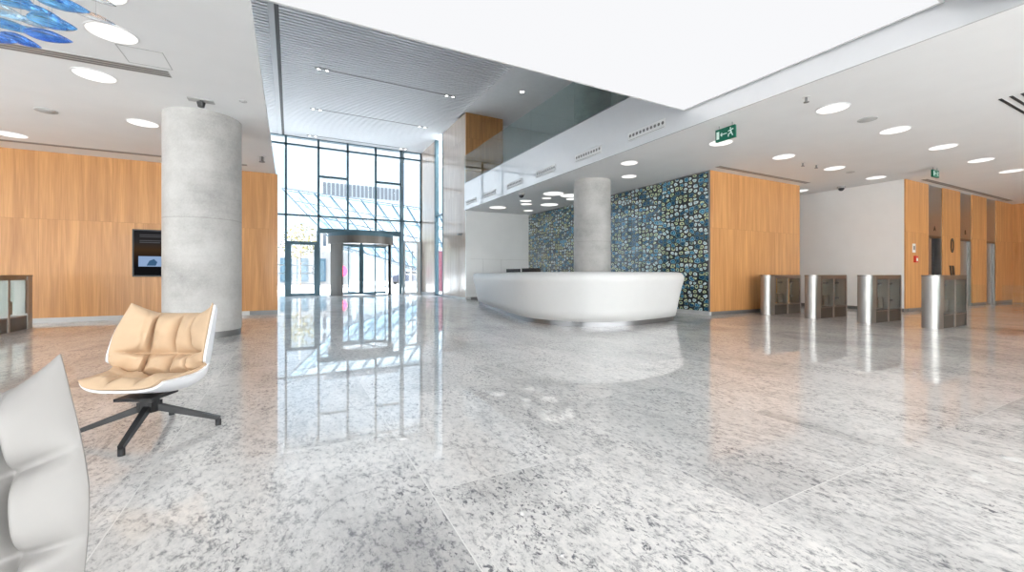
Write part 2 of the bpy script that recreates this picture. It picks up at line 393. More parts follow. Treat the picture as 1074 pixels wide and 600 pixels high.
# reception back wall, agate wall, oak core, passage, lift wall
struct('wall_reception', M['wallwhite'], (FX + .26, 15.6, .1, 9.04, 15.8, H), (FX + .06, 15.6, .1, FX + .26, 15.64, H))
b = MB()
for x in (6.9, 7.72): b.box(x, 15.594, .1, x + .006, 15.602, 1.62)
b.box(6.35, 15.594, 1.62, 9.04, 15.602, 1.626)
b.build('trim_reception_joints', M['greyring'], kind='structure')
struct('baseboard_reception', M['base'], (FX + .27, 15.59, 0, 9.04, 15.8, .1))
struct('wall_agate', M['agate'], (9.035, 6.84, .1, 9.06, 15.6, H - .03))
struct('trim_agate_top', M['base'], (9.034, 6.803, .1, 9.0604, 6.84, H), (9.05, 6.84, H - .03, 9.06, 15.6, H))
struct('baseboard_agate', M['basel'], (9.05, 6.83, 0, 9.14, 15.6, .1))
struct('wall_core', M['oakX'], (9.0605, 6.8, .09, 12.92, 7.0, H))
struct('wall_agate_backing', M['base'], (9.0605, 7.0, .1, 9.16, 15.6, H))
struct('wall_core_side', M['oakY'], (12.80, 7.0, .09, 12.92, 14, H))
struct('baseboard_core', M['base'], (9.14, 6.83, 0, 12.90, 7.0, .09), (12.80, 7.0, 0, 12.90, 14, .09))
struct('wall_passage_end', M['wallwhite'], (12.8, 14, 0, 14.7, 14.2, H))
struct('wall_right', M['wallwhite'], (14.5, 5.03, .09, 14.7, 14, H))
struct('baseboard_passage', M['base'], (14.49, 5.03, 0, 14.7, 14, .09))
lifts = [(15.95, 16.97), (18.28, 19.28), (20.55, 21.5)]
edges = [14.7] + [v for l in lifts for v in l] + [23.2]
struct('wall_lift', M['oakX'], *[(edges[i], 5.0, .09, edges[i + 1], 5.2, H) for i in range(0, 8, 2)], (14.5, 5.0, .09, 14.7, 5.03, H))
struct('baseboard_lift', M['base'], *[(edges[i], 5.01, 0, edges[i + 1], 5.2, .09) for i in range(0, 8, 2)])
struct('wall_far_right', M['oakY'], (23.2, -8, 0, 23.4, 5.03, H))
# unseen glazing added behind the camera to bring daylight into the lobby
struct('wall_back', M['wallwhite'], (17.0, -8.1, 0, 23.4, -8, H))
struct('wall_lounge', M['wallwhite'], (-9.2, -8, 0, -9, 3.0, H), (-9.2, 7.8, 0, -9, 12.4, H))
b = MB()
y = 3.0
while y < 7.9:
    b.box(-9.1, y - .03, 0, -9, y + .03, H); y += 1.6
b.box(-9.1, 3, H - .1, -9, 7.8, H); b.box(-9.1, 3, 0, -9, 7.8, .08)
w4 = b.build('window_added_lounge', M['bluealu'], kind='structure')  # unseen lounge glazing, added for daylight from the left
struct('window_pane', M['glass'], (-9.06, 3, .08, -9.05, 7.8, H - .1), parent=w4)
b = MB()
x = -9
while x < 17.1:
    b.box(x - .03, -8.1, 0, x + .03, -8, H); x += 2.0
b.box(-9, -8.1, H - .1, 17, -8, H); b.box(-9, -8.1, 0, 17, -8, .08)
w3 = b.build('window_added_back', M['bluealu'], kind='structure')
struct('window_pane', M['glass'], (-9, -8.06, .08, 17, -8.05, H - .1), parent=w3)

# columns
def column(name, x, y, r, z0, z1, m=None):
    b = MB(); b.cyl((x, y), r, z0, z1, 72)
    return b.build(name, m or M['concrete'], smooth=True, kind='structure')
column('column_left', -1.27, 8.46, .53, .1, H)
b = MB(); b.cyl((-1.27, 8.46), .52, 0, .1, 64); b.build('baseboard_column', M['base'], smooth=True, kind='structure')
column('column_right', 7.31, 9.15, .5, 0, H)
column('column_gallery', 7.31, 9.15, .5, 4.6, HH)

# ------------------------------------------------------------------ glazed entrance front
FY = 22.0
b = MB()
xs = [-4.0, -2.83, -1.52, -.20, 1.17, 2.48, 3.81, 5.08, 6.14]
for x in xs: b.box(x - .045, FY, 0 if not 1.3 < x < 5 else 3.0, x + .045, FY + .16, HH)
b.box(5.16, FY, 0, 5.22, FY + .12, HH)
b.box(1.10, FY - .02, 0, 1.24, FY + .18, 3.1); b.box(5.0, FY - .02, 0, 5.12, FY + .18, 3.1)
b.box(-4, FY, 7.02, 6.14, FY + .14, 7.10)                 # head transom
b.box(1.17, FY, 5.64, 2.48, FY + .14, 5.74); b.box(3.81, FY, 5.64, 5.08, FY + .14, 5.74)
b.box(-4, FY, 3.74, 6.14, FY + .14, 3.82)
b.box(1.17, FY - .03, 2.98, 5.08, FY + .18, 3.22)          # beam over the doors
b.box(-4, FY, HH - .04, 6.14, FY + .16, HH + .02)
w1 = b.build('window_1', M['bluealu'], kind='structure')
b = MB()
for x0, x1 in zip(xs[:-1], xs[1:]):
    x0 += .045; x1 -= .045
    for z0, z1 in ((.05, 3.74), (3.82, 7.02), (7.10, HH - .04)):
        if z0 < 1 and 1 < x0 < 5:                          # doorway below the beam
            z0 = 3.22
        if z0 < 1 and (-.2 < x0 < 1.1 or x0 > 5): z0 = 2.56
        b.box(x0, FY + .06, z0, x1, FY + .075, z1)
b.build('window_pane', M['glass'], w1)
b = MB()
for z in (1.03, 1.42): b.box(-1.4, FY + .05, z, -.25, FY + .058, z + .045)
b.build('manifestation_stripe', M['frost'], w1)
# hinged side door, left of the revolving door
d = struct('door_1', M['bluealu'], (-.16, FY, 0, .02, FY + .1, 2.56), (.98, FY, 0, 1.10, FY + .1, 2.56), (.02, FY, 2.40, .98, FY + .1, 2.56), (.02, FY, 0, .98, FY + .1, .12))
struct('door_pane', M['glass'], (.02, FY + .045, .12, .98, FY + .06, 2.40), parent=d)
struct('manifestation_stripe', M['frost'], (.03, FY + .035, 1.03, .97, FY + .044, 1.07), (.03, FY + .035, 1.42, .97, FY + .044, 1.46), parent=d)
b = MB(); b.bar((.92, FY - .05, .95), (.92, FY - .05, 1.35), .03, .03); b.box(.91, FY - .05, .98, .93, FY, 1.0); b.box(.91, FY - .05, 1.3, .93, FY, 1.32)
b.build('door_handle', M['steelh'], d)
# door on the right with a tall bar handle
d = struct('door_2', M['trimwhite'], (5.90, FY - .02, 0, 6.10, FY + .1, 2.75), (5.26, FY - .02, 2.66, 5.90, FY + .1, 2.75), (5.22, FY - .01, 0, 5.30, FY + .1, 2.66), (5.30, FY, 0, 5.90, FY + .1, .06))
struct('door_pane', M['glass'], (5.30, FY + .045, .06, 5.90, FY + .06, 2.66), parent=d)
struct('manifestation_stripe', M['frost'], (5.3, FY + .035, 1.03, 5.9, FY + .044, 1.07), (5.3, FY + .035, 1.42, 5.9, FY + .044, 1.46), parent=d)
b = MB(); b.bar((5.66, FY - .07, .35), (5.66, FY - .07, 2.3), .035, .035)
for z in (.6, 2.0): b.box(5.65, FY - .07, z, 5.67, FY, z + .02)
b.build('door_handle', M['steelh'], d)

# revolving door
rv = thing('revolving_door', 'round revolving door with bronze drum and glass wings in the glazed entrance front', 'door', (3.1, 21.95, 0))
R0 = 1.5
def arc_wall(a0, a1, r0, r1, z0, z1, n=24):
    b = MB(); A = [math.radians(a0 + (a1 - a0) * i / n) for i in range(n + 1)]
    pts = [(r1 * math.cos(t), r1 * math.sin(t)) for t in A] + [(r0 * math.cos(t), r0 * math.sin(t)) for t in reversed(A)]
    b.prism(pts, z0, z1); return b
def ring(r0, r1, z0, z1, n=64):
    b = MB(); P = []
    for i in range(n):
        t = 2 * PI * i / n; c, s_ = math.cos(t), math.sin(t)
        P.append([(r0 * c, r0 * s_, z0), (r1 * c, r1 * s_, z0), (r1 * c, r1 * s_, z1), (r0 * c, r0 * s_, z1)])
    b.grid(P, close_u=True, close_v=True); return b
ring(1.42, R0 + .03, 2.46, 2.82).build('canopy_band', M['bronze'], rv, smooth=True)
b = MB(); b.cyl((0, 0), 1.42, 2.60, 2.78, 48); b.build('canopy_ceiling', M['trimwhite'], rv)
b = MB(); b.cyl((0, 0), R0 + .02, 2.82, 2.98, 48); b.build('canopy_roof', M['bluealu'], rv)
ring(1.40, R0, .0, .02).build('floor_ring', M['steeldk'], rv)
arc_wall(196, 228, 1.42, R0, 0, 2.46).build('drum_panel', M['bronze'], rv, smooth=True)
arc_wall(325, 331, 1.40, R0, 0, 2.46).build('drum_post', M['black'], rv, smooth=True)
arc_wall(331, 352, 1.455, 1.467, .05, 2.46).build('drum_glass', M['glass'], rv, smooth=True)
arc_wall(14, 60, 1.455, 1.467, .05, 2.46).build('drum_glass', M['glass'], rv, smooth=True)
arc_wall(120, 150, 1.455, 1.467, .05, 2.46).build('drum_glass', M['glass'], rv, smooth=True)
b = MB(); b.cyl((0, 0), .05, 0.02, 2.6, 20); b.build('centre_shaft', M['bluealu'], rv, smooth=True)
for k in range(4):
    a = math.radians(20 + 90 * k)
    b = MB(); c, s_ = math.cos(a), math.sin(a)
    P = lambda r, z: (r * c, r * s_, z)
    b.bar(P(1.33, .04), P(1.33, 2.44), .07, .045); b.bar(P(.09, .04), P(.09, 2.44), .05, .045)
    b.bar(P(.06, 2.41), P(1.36, 2.41), .045, .08); b.bar(P(.06, .08), P(1.36, .08), .045, .1)
    w = b.build('door_wing', M['bluealu'], rv)
    b = MB(); b.bar(P(.1, 1.25), P(1.31, 1.25), .012, 2.3); b.build('wing_pane', M['glass'], w)
b = MB()
b.box(-1.5, -1.6, .0, 1.4, -1.5, .004); b.build('threshold_strip', M['steeldk'], rv)

# ------------------------------------------------------------------ outside
pave = pmat('pale_paving', (.5, .49, .48), .8, noise_amt=.06, scale=1)
b = MB(); b.box(-40, 22.2, -.25, 60, 120, -.06); b.build('ground', pave, kind='structure')
b = MB(); b.box(-40, 34, -.06, 60, 41, -.04); b.build('road_surface', pmat('asphalt', (.25, .25, .26), .8), kind='structure')
b = MB(); b.box(-5, 22.2, 7.40, 8, 24.2, 7.6); b.build('ceiling_canopy', M['gapgrey'], kind='structure')
# office block across the square
ob = thing('office_building', 'pale office block with rows of dark vertical windows seen through the entrance glass', 'building', (4, 70, 0))
bw = pmat('pale_facade', (.10, .125, .15), .6); bd = pmat('dark_window_glass', (.008, .015, .025), .15)
b = MB(); b.box(0, 0, -.06, 12.5, 12, 15.6); b.build('body', bw, ob)
for row, z0 in enumerate((13.2, 10.6, 8.0, 5.4)):
    for k in range(20):
        if row > 1 and k % 2: continue
        b = MB(); x = .35 + k * .61; b.box(x, -.12, z0, x + .42, .05, z0 + 1.9); b.build('window', bd, ob)
for x in (.5, 1.1, 4, 6): MB().box(x, 3, 15.6, x + .08, 3.08, 17.2).build('antenna', M['base'], ob)
# glazed wedge building with a sloping lattice
gl = pmat('pale_blue_glazing', (.045, .085, .115), .25, noise_amt=.15, coat=.1)
gw = thing('glass_pavilion', 'sloping glass pavilion with diagonal lattice in front of the office block', 'building')
A0, A1 = Vector((-.6, 44, 8.9)), Vector((12.5, 39, 7.1))      # ridge
B0, B1 = Vector((3.4, 37, 3.4)), Vector((14.5, 34, 0.0))      # eaves
b = MB(); b.grid([[A0, A1], [B0, B1]])
bk = [p + Vector((.3, 1.2, -.25)) for p in (A0, A1, B0, B1)]
b.grid([[bk[0], bk[1]], [bk[2], bk[3]]])
b.grid([[A0, A1], [bk[0], bk[1]]]); b.grid([[B0, B1], [bk[2], bk[3]]]); b.grid([[A0, B0], [bk[0], bk[2]]]); b.grid([[A1, B1], [bk[1], bk[3]]])
b.build('glazed_slope', gl, gw)
b = MB()
up = Vector((-.1, -.12, .03))
for i in range(11):
    t = i / 10; b.bar(A0.lerp(A1, t) + up, B0.lerp(B1, min(1, t)) + up, .10, .10)
for i in range(5):
    t = i / 4; b.bar(A0.lerp(B0, t) + up, A1.lerp(B1, t) + up, .09, .09)
b.build('lattice', pmat('lattice_steel', (.012, .025, .04), .4), gw)
pst = pmat('pale_steel', (.5, .55, .6), .4)
for t in (.1, .5, .9):
    q = B0.lerp(B1, t)
    if q.z > .4: MB().bar((q.x + .2, q.y + .6, -.06), (q.x + .2, q.y + .6, q.z), .14, .14).build('support_post', pst, gw)
    q = A0.lerp(A1, t); MB().bar((q.x, q.y + .6, -.06), (q.x, q.y + .6, q.z - .1), .16, .16).build('support_post', pst, gw)
# low white shopfront on the far side of the road
sh = thing('shop_building', 'low white building with blue framed windows seen through the side door', 'building', (-3.5, 46, 0))
b = MB(); b.box(0, 0, -.06, 9, 5, 3.3); b.build('body', pmat('white_render', (.16, .17, .18), .7), sh)
blu = pmat('blue_frames', (.02, .06, .1), .4)
for x in (1.2, 2.6, 4.0, 5.6, 7.2):
    f = MB().box(x, -.1, .3, x + 1.0, 0, 2.6).build('window_frame', blu, sh)
    MB().box(x + .12, -.13, .42, x + .88, -.09, 2.48).build('window', gl, f)
# round red sign on a post
rs = thing('street_sign', 'round pink red sign on a thin post outside the revolving door', 'sign', (3.25, 33, 0))
b = MB(); b.cyl((0, 0), .04, -.06, 1.3, 12); b.build('post', M['greyring'], rs)
b = MB(); b.cyl((0, 0), .42, -.02, .02, 32); o = b.build('sign_disc', pmat('pink_red', (.55, .03, .1), .4), rs); o.rotation_euler = (PI / 2, 0, 0); o.location = (0, -.05, 1.25)
# parked cars
def car(label, x, y, rot, colr):
    c = thing('car', label, 'car', (x, y, -.04), rot)
    m = pmat('car_paint', colr, .3, coat=.8)
    prof = [(-2.1, .3), (-2.15, .75), (-1.9, .95), (-1.2, 1.02), (-.6, 1.42), (.7, 1.45), (1.4, 1.02), (2.0, .9), (2.12, .6), (2.08, .3)]
    b = MB(); P = [[(x_, s_ * (.85 if z_ < 1.1 else .66), z_) for s_ in (-1, 1)] for x_, z_ in prof]
    b.grid(P, close_u=True); 
    bm = b.bm; bm.verts.ensure_lookup_table()
    bm.faces.new([bm.verts[2 * i] for i in range(len(prof))]); bm.faces.new([bm.verts[2 * i + 1] for i in range(len(prof))][::-1])
    b.build('body', m, c)
    b = MB(); b.box(-.85, -.79, 1.06, .95, .79, 1.34); b.build('windows', bd, c)
    for xx in (-1.3, 1.3):
        for yy in (-.85, .85):
            b = MB(); b.cyl((0, 0), .32, -.1, .1, 24); o = b.build('wheel', M['black'], c); o.rotation_euler = (PI / 2, 0, 0); o.location = (xx, yy, .32)
    return c
car('dark car parked outside behind the right hand entrance door', 11.2, 44.5, .1, (.05, .06, .09))
# red banner stand outside the slit window
bs = thing('banner_stand', 'magenta red banner stand outside the tall slit window', 'banner', (8.0, 24.6, -.06))
b = MB(); b.box(-.5, -.02, .05, .5, .02, 2.5); b.build('banner', pmat('magenta_banner', (.07, .006, .022), .6, noise_amt=.4, scale=2), bs)
b = MB(); b.box(-.5, -.15, 0, .5, .15, .06); b.build('foot', M['steeldk'], bs)
# tree
def tree(label, x, y, hh, colr):
    t = thing('street_tree', label, 'tree', (x, y, -.06), 0, 'young trees outside')
    b = MB(); b.cyl((0, 0), .09, 0, hh * .6, 10, .04)
    for k in range(9):
        a = k * 2.4; z = hh * (.35 + .045 * k)
        b.bar((0, 0, z), (math.cos(a) * .9, math.sin(a) * .9, z + .9), .04, .04, .01, .01)
    b.build('trunk', pmat('bark', (.16, .12, .09), .9), t)
    rnd = random.Random(int(x * 10)); b = MB()
    for k in range(420):
        v = Vector((rnd.gauss(0, 1), rnd.gauss(0, 1), rnd.gauss(0, 1))).normalized() * (rnd.random() ** .4)
        c = Vector((v.x * 1.5, v.y * 1.5, hh * .72 + v.z * hh * .3)); u = Vector((rnd.gauss(0, 1), rnd.gauss(0, 1), rnd.gauss(0, 1))).normalized() * .13
        w = u.cross(Vector((rnd.gauss(0, 1), rnd.gauss(0, 1), 1))).normalized() * .07
        b.bm.faces.new([b.bm.verts.new(c - u), b.bm.verts.new(c + w), b.bm.verts.new(c + u), b.bm.verts.new(c - w)])
    b.build('crown', pmat('leaves_' + str(int(x)), colr, .7, noise_amt=.3), t, recalc=False)
tree('yellowish young tree outside above the side door', .7, 40, 5.4, (.13, .115, .04))
tree('small green tree outside left of the side door', -2.3, 43, 4.6, (.06, .09, .04))

# ------------------------------------------------------------------ reception desk
pl = [(7.80, 6.78), (7.39, 6.40), (6.59, 6.18), (5.85, 6.09), (5.29, 6.18), (4.90, 6.40), (4.62, 6.78), (4.44, 7.22), (4.38, 7.75),
      (4.52, 8.6), (4.75, 9.6), (4.98, 10.6), (5.21, 11.6), (5.40, 12.4), (5.52, 12.95), (5.75, 13.25), (6.1, 13.35)]
def smooth_path(pts, n=8, it=None):
    out = []
    P = [Vector((*p, 0)) for p in pts]; P = [2 * P[0] - P[1]] + P + [2 * P[-1] - P[-2]]
    for i in range(1, len(P) - 2):
        for k in range(n):
            t = k / n; a, b_, c, d_ = P[i - 1], P[i], P[i + 1], P[i + 2]
            out.append(.5 * ((2 * b_) + (c - a) * t + (2 * a - 5 * b_ + 4 * c - d_) * t * t + (3 * b_ - a - 3 * c + d_) * t ** 3))
    out.append(P[-2]); return out
path = smooth_path(pl)
def sweep(path, prof):
    """prof: (outward offset, z) closed loop; outward = to the visitor's side (right-hand of travel turned)"""
    P = []
    for i, p in enumerate(path):
        t = (path[min(i + 1, len(path) - 1)] - path[max(i - 1, 0)]).normalized()
        n = Vector((-t.y, t.x, 0)) * -1
        n = -n if n.dot(Vector((6.6, 9.8, 0)) - p) > 0 else n
        P.append([p + n * o + Vector((0, 0, z)) for o, z in prof])
    return P
dk = thing('reception_desk', 'long white curved reception desk with overhanging rounded top on the grey floor', 'reception desk', (5.9, 8, 0))
def local(P, o): return [[q - Vector(o) for q in row] for row in P]
O = (5.9, 8, 0)
prof = [(-.02, .10), (.02, .30), (.06, .52), (.105, .72), (.14, .84), (.155, .90), (.152, .95), (.13, 1.0), (.09, 1.035), (.03, 1.05), (-.12, 1.055), (-.52, 1.055), (-.56, 1.04), (-.57, .98), (-.56, .9), (-.40, .88), (-.36, .80), (-.36, .10)]
b = MB(); b.grid(local(sweep(path, prof), O), close_v=True, caps=True); b.build('counter', M['white'], dk, smooth='all')
prof = [(-.07, 0), (-.07, .10), (-.34, .10), (-.34, 0)]
b = MB(); b.grid(local(sweep(path, prof), O), close_v=True, caps=True); b.build('plinth', M['steelh'], dk, label='brushed steel plinth', smooth=True)
prof = [(-.40, .72), (-.40, .76), (-1.05, .76), (-1.05, .72)]
b = MB(); b.grid(local(sweep(path[10:-12], prof), O), close_v=True, caps=True); b.build('worktop', M['white'], dk)
for i in (24, 56, 84, 104):
    p = path[i] - Vector(O); t = (path[i + 1] - path[i - 1]).normalized(); n = Vector((-t.y, t.x, 0)); n = n if n.dot(Vector((6.6, 9.8, 0)) - path[i]) > 0 else -n
    q = p + n * .95; MB().box(q.x - .03, q.y - .03, 0, q.x + .03, q.y + .03, .72).build('worktop_support', M['steelh'], dk)
# monitors behind the counter
def monitor(label, x, y, rot):
    t = thing('computer_monitor', label, 'monitor', (x, y, .761), rot, 'monitors on the reception desk')
    MB().box(-.30, -.02, .05, .30, .02, .41, .006).build('screen', M['black'], t)
    MB().box(-.02, .015, .005, .02, .045, .25).build('stand', M['steeldk'], t)
    MB().box(-.12, -.09, 0, .12, .09, .012).build('base', M['steeldk'], t)
monitor('black monitor showing above the white desk before the white wall, further left', 5.95, 11.2, -1.32)
monitor('black monitor showing above the white desk at the left edge of the agate wall', 5.72, 9.75, -1.15)

# ------------------------------------------------------------------ turnstiles
def make_turnstile(label):
    """origin at the floor, cabinet along +X, 1.5 m long"""
    t = thing('turnstile', label, 'turnstile', group='steel turnstile cabinets')
    W = .13
    def stadium_half(x, sgn):
        pts = [(x + sgn * 0.0, W), ]
        A = [PI / 2 + PI * i / 16 for i in range(17)]
        return [(x + sgn * -math.cos(a) * -W * -1 if False else x + sgn * (math.cos(a) * W), math.sin(a) * W) for a in A]
    b = MB(); b.prism([(W, -W), (.26, -W), (.26, W), (W, W)] + [(W + math.cos(PI / 2 + PI * i / 18) * W, math.sin(PI / 2 + PI * i / 18) * W) for i in range(1, 18)], 0, .965)
    b.build('front_pillar', M['steel'], t, smooth=True)
    b = MB(); b.prism([(1.5 - W, W), (1.42, W), (1.42, -W), (1.5 - W, -W)] + [(1.5 - W + math.cos(-PI / 2 + PI * i / 18) * W, math.sin(-PI / 2 + PI * i / 18) * W) for i in range(1, 18)], 0, .965)
    b.build('rear_pillar', M['steel'], t, smooth=True)
    pts = [(W + math.cos(PI / 2 + PI * i / 18) * (W + .006), math.sin(PI / 2 + PI * i / 18) * (W + .006)) for i in range(0, 19)] + \
          [(1.5 - W + math.cos(-PI / 2 + PI * i / 18) * (W + .006), math.sin(-PI / 2 + PI * i / 18) * (W + .006)) for i in range(0, 19)]
    MB().prism(pts, .965, .99).build('top_cap', M['steeldk'], t)
    MB().box(.26, -.115, 0.0, 1.42, .115, .23).build('lower_housing', M['housing'], t)
    b = MB(); b.box(.26, -.12, .23, 1.42, .12, .25); b.box(.26, -.12, .90, 1.42, .12, .965)
    for s in (-1, 1):
        b.box(.26, s * .12 - .006, .29, .32, s * .12 + .006, .90); b.box(1.36, s * .12 - .006, .29, 1.42, s * .12 + .006, .90)
    b.build('frame', M['steeldk'], t)
    for s in (-1, 1):
        g = MB().box(.32, s * .116 - .004, .29, 1.36, s * .116 + .004, .90).build('side_glass', M['gate_glass'], t)
    MB().box(.80, -.125, 0, .86, .125, .90).build('centre_post', M['steel'], t)
    for x0 in (.40, .90):
        w = MB().box(x0, -.012, .34, x0 + .34, .012, .86, .004).build('gate_wing', M['gate_glass'], t)
        
        for zh in (.42, .78): MB().box(x0 + .27, -.03, zh, x0 + .36, .03, zh + .04).build('hinge', M['steelh'], w)
    MB().box(.55, -.05, .29, .75, .05, .52).build('drive_unit', M['steeldk'], t)
    return t
tl = ['steel turnstile with glass sides standing against the oak wall beside the agate wall',
      'steel turnstile before the white wall, second from the oak wall by the agate',
      'steel turnstile before the white wall, third from the oak wall by the agate',
      'steel turnstile standing before the lift doors, its glass gate wing closed',
      'steel turnstile past the lane with closed glass wings, at the picture edge']
T0 = make_turnstile(tl[0]); T0.location = (10.42, 6.33, 0)
Ts = [T0]
for k, y in enumerate((5.30, 4.28, 3.27, 2.0)):
    Ts.append(dup(T0, (10.42, y, 0), label=tl[k + 1]))
# closed glass wings across the last lane
for t, y0, y1 in ((Ts[3], -.125, -.50), (Ts[4], .125, .56)):
    MB().box(.88, min(y0, y1), .42, .90, max(y0, y1), .81).build('closed_wing', M['gate_glass'], t)
dup(T0, (-4.42, 11.27, 0), -PI / 2, label='steel turnstile standing in front of the oak wall on the lounge side')

# ------------------------------------------------------------------ ceiling fittings
def make_light(label, r):
    t = thing('ceiling_light', label, 'ceiling light', group='round recessed ceiling lights')
    ring(r, r + .014, -.008, .0).build('trim_ring', M['trimwhite'], t)
    MB().cyl((0, 0), r, -.006, -.001, 40).build('diffuser', M['light'], t)
    return t
cache = {}
def light(x, y, r, label):
    if r not in cache:
        cache[r] = make_light(label, r); cache[r].location = (x, y, H); return
    dup(cache[r], (x, y, H), label=label)
R1 = .205
light(-1.67, 5.89, R1, 'big round ceiling light beyond the tip of the blue glass leaves')
light(-2.22, 7.24, R1, 'round ceiling light just beyond the long slot grille over the lounge')
light(-2.20, 9.14, R1, 'round ceiling light left of the top of the big concrete column')
light(-4.50, 11.0, R1, 'round ceiling light near the oak wall at the left edge')
light(-1.54, 5.05, R1, 'round ceiling light partly hidden by a clear glass leaf')
rows = {3.4: ['round ceiling light beside the grey disc detector', 'second round ceiling light past the grey disc detector', 'third round ceiling light past the grey disc detector', 'fourth round ceiling light past the grey disc detector', 'fifth round ceiling light past the grey disc detector', 'last round ceiling light of the near row, at the picture edge'],
        5.29: ['round ceiling light just under the green exit sign', 'round ceiling light above the oak core wall, in line with the exit sign light', 'round ceiling light before the white wall, right of two small sprinklers', 'round ceiling light over the corner of the white wall and the lift wall']}
for y, labs in rows.items():
    for k, l in enumerate(labs): light(7.35 + 2.085 * k, y, R1, l)
light(13.7, 7.2, R1, 'round ceiling light by the far corner of the oak core wall')
for y, r, l in ((7.23, .185, 'smaller round ceiling light by the round pillar, nearer of two'),):
    light(6.84, y, r, l)
cl = [(7.77, 8.22, .185, 'smaller round ceiling light by the round pillar, further of two'),
      (6.95, 14.35, .32, 'large round ceiling light alone over the white reception wall'),
      (7.31, 11.07, .32, 'large round ceiling light left of the round pillar, nearest of its cluster'),
      (8.33, 12.89, .32, 'large round ceiling light next to the agate wall left of the pillar'),
      (7.95, 11.09, .3, 'round ceiling light half hidden behind the round pillar'),
      (8.38, 11.56, .2, 'small round ceiling light peeping out left of the round pillar'),
      (7.18, 12.6, .2, 'small round ceiling light right of the dome camera, upper of two'),
      (7.53, 13.17, .2, 'small round ceiling light right of the dome camera, lower of two'),
      (8.36, 14.46, .2, 'small round ceiling light nearest the end of the agate wall'),
      (7.55, 11.84, .16, 'smallest round ceiling light between the two large ones left of the pillar')]
for x, y, r, l in cl: light(x, y, r, l)
# the same grid goes on over the room behind the viewer
for k, (x, y) in enumerate([(7.35, -.4), (9.44, -.4), (11.5, -.4), (13.6, -.4), (-3.8, 2.0), (-1.6, 1.2), (-6.6, 6), (-6.8, 9)]):
    dup(cache[R1], (x, y, H), label='round recessed light of the lobby ceiling outside the picture')

def thin_box_thing(name, label, cat, m, box, group=None, parts=()):
    o = MB().box(*box).build(name, m, label=label, cat=cat, group=group)
    return o
# slot grilles
def slot(name, label, x0, y0, x1, y1, n, along='X'):
    t = thing(name, label, 'air vent', (x0, y0, H), group='slot grilles in the ceilings')
    lx, ly = x1 - x0, y1 - y0
    MB().box(0, 0, -.004, lx, ly, 0).build('frame', M['greyring'], t)
    b = MB()
    for i in range(n):
        s = ly / n
        b.box(.01, i * s + s * .25, -.006, lx - .01, i * s + s * .75, -.0035)
    b.build('slot', M['base'], t)
slot('slot_grille', 'long dark slot grille across the lounge ceiling beside the blue glass', -8.5, 6.66, -1.36, 6.86, 3)
slot('slot_grille', 'long slot grille along the top of the lounge oak wall', -8.8, 11.45, -.9, 11.62, 1)
slot('slot_grille', 'slot grille along the top of the oak core wall', 8.9, 6.42, 12.75, 6.56, 2)
slot('slot_grille', 'slot grille along the top of the lift wall', 15.0, 4.72, 22.0, 4.86, 2)
t = thing('ceiling_vent', 'ceiling vent of four parallel black slots at the right edge', 'air vent', (9.1, 1.75, H))
for k in range(4): MB().box(0, k * .105, -.006, 2.2, k * .105 + .035, 0).build('slot', M['dark'], t)
# detectors, sprinklers
def disc(name, label, cat, x, y, r, h, m='greyring'):
    t = thing(name, label, cat, (x, y, H))
    MB().cyl((0, 0), r, -h * .45, 0, 28).build('base', M[m], t, smooth=True)
    MB().cyl((0, 0), r * .55, -h, -h * .45, 24, r * .8).build('cover', M[m], t, smooth=True)
disc('smoke_detector', 'grey disc smoke detector on the lounge ceiling near the oak wall', 'smoke detector', -3.36, 9.14, .13, .03)
disc('smoke_detector', 'grey disc smoke detector between two round lights on the right ceiling', 'smoke detector', 8.37, 3.37, .13, .03)
disc('smoke_detector', 'small pale detector on the ceiling right of the concrete column top', 'smoke detector', -.62, 7.3, .05, .02)
disc('smoke_detector', 'small pale detector on the ceiling before the white wall', 'smoke detector', 12.3, 5.3, .09, .02)
def sprinkler(label, x, y, s=1):
    t = thing('sprinkler', label, 'sprinkler', (x, y, H))
    MB().cyl((0, 0), .05 * s, -.006, 0, 20).build('rosette', M['trimwhite'], t)
    b = MB(); b.cyl((0, 0), .014 * s, -.07 * s, -.006, 12); b.cyl((0, 0), .035 * s, -.078 * s, -.07 * s, 16); b.box(-.025 * s, -.004, -.07 * s, -.018 * s, .004, -.01); b.box(.018 * s, -.004, -.07 * s, .025 * s, .004, -.01)
    b.build('head', M['base'], t)
sprinkler('grey sprinkler head on the ceiling before the entrance end of the oak wall', -.55, 10.52, 1.6)
sprinkler('small dark sprinkler head beside the white wall lights, left of two', 10.35, 5.38, 1.0)
sprinkler('small dark sprinkler head beside the white wall lights, right of two', 10.81, 5.33, 1.0)
sprinkler('small sprinkler head on the ceiling left of the nearest right hand light', 6.55, 3.36, 1.0)
# cameras
def dome(label, x, y, r):
    t = thing('ceiling_camera', label, 'camera', (x, y, H), group='ceiling cameras')
    MB().cyl((0, 0), r, -.05, 0, 28).build('housing', M['greyring'], t, smooth=True)
    b = MB(); bmesh.ops.create_uvsphere(b.bm, u_segments=20, v_segments=12, radius=r * .75)
    for v in b.bm.verts: v.co.z -= .055
    b.build('lens_dome', M['black'], t, smooth='all')
dome('small dome camera on the ceiling edge over the reception desk', 6.42, 11.54, .11)
dome('small dark dome camera on the ceiling by the white wall', 14.1, 6.3, .1)
t = thing('ceiling_camera', 'black camera under the ceiling in front of the concrete column top', 'camera', (-1.16, 7.55, H), group='ceiling cameras')
MB().box(-.16, -.07, -.012, .16, .07, 0).build('mount_plate', M['greyring'], t)
b = MB(); b.cyl((0, 0), .04, -.10, -.035, 20, .055); b.cyl((0, 0), .02, -.035, -.012, 12); b.build('camera_body', M['black'], t, smooth=True)
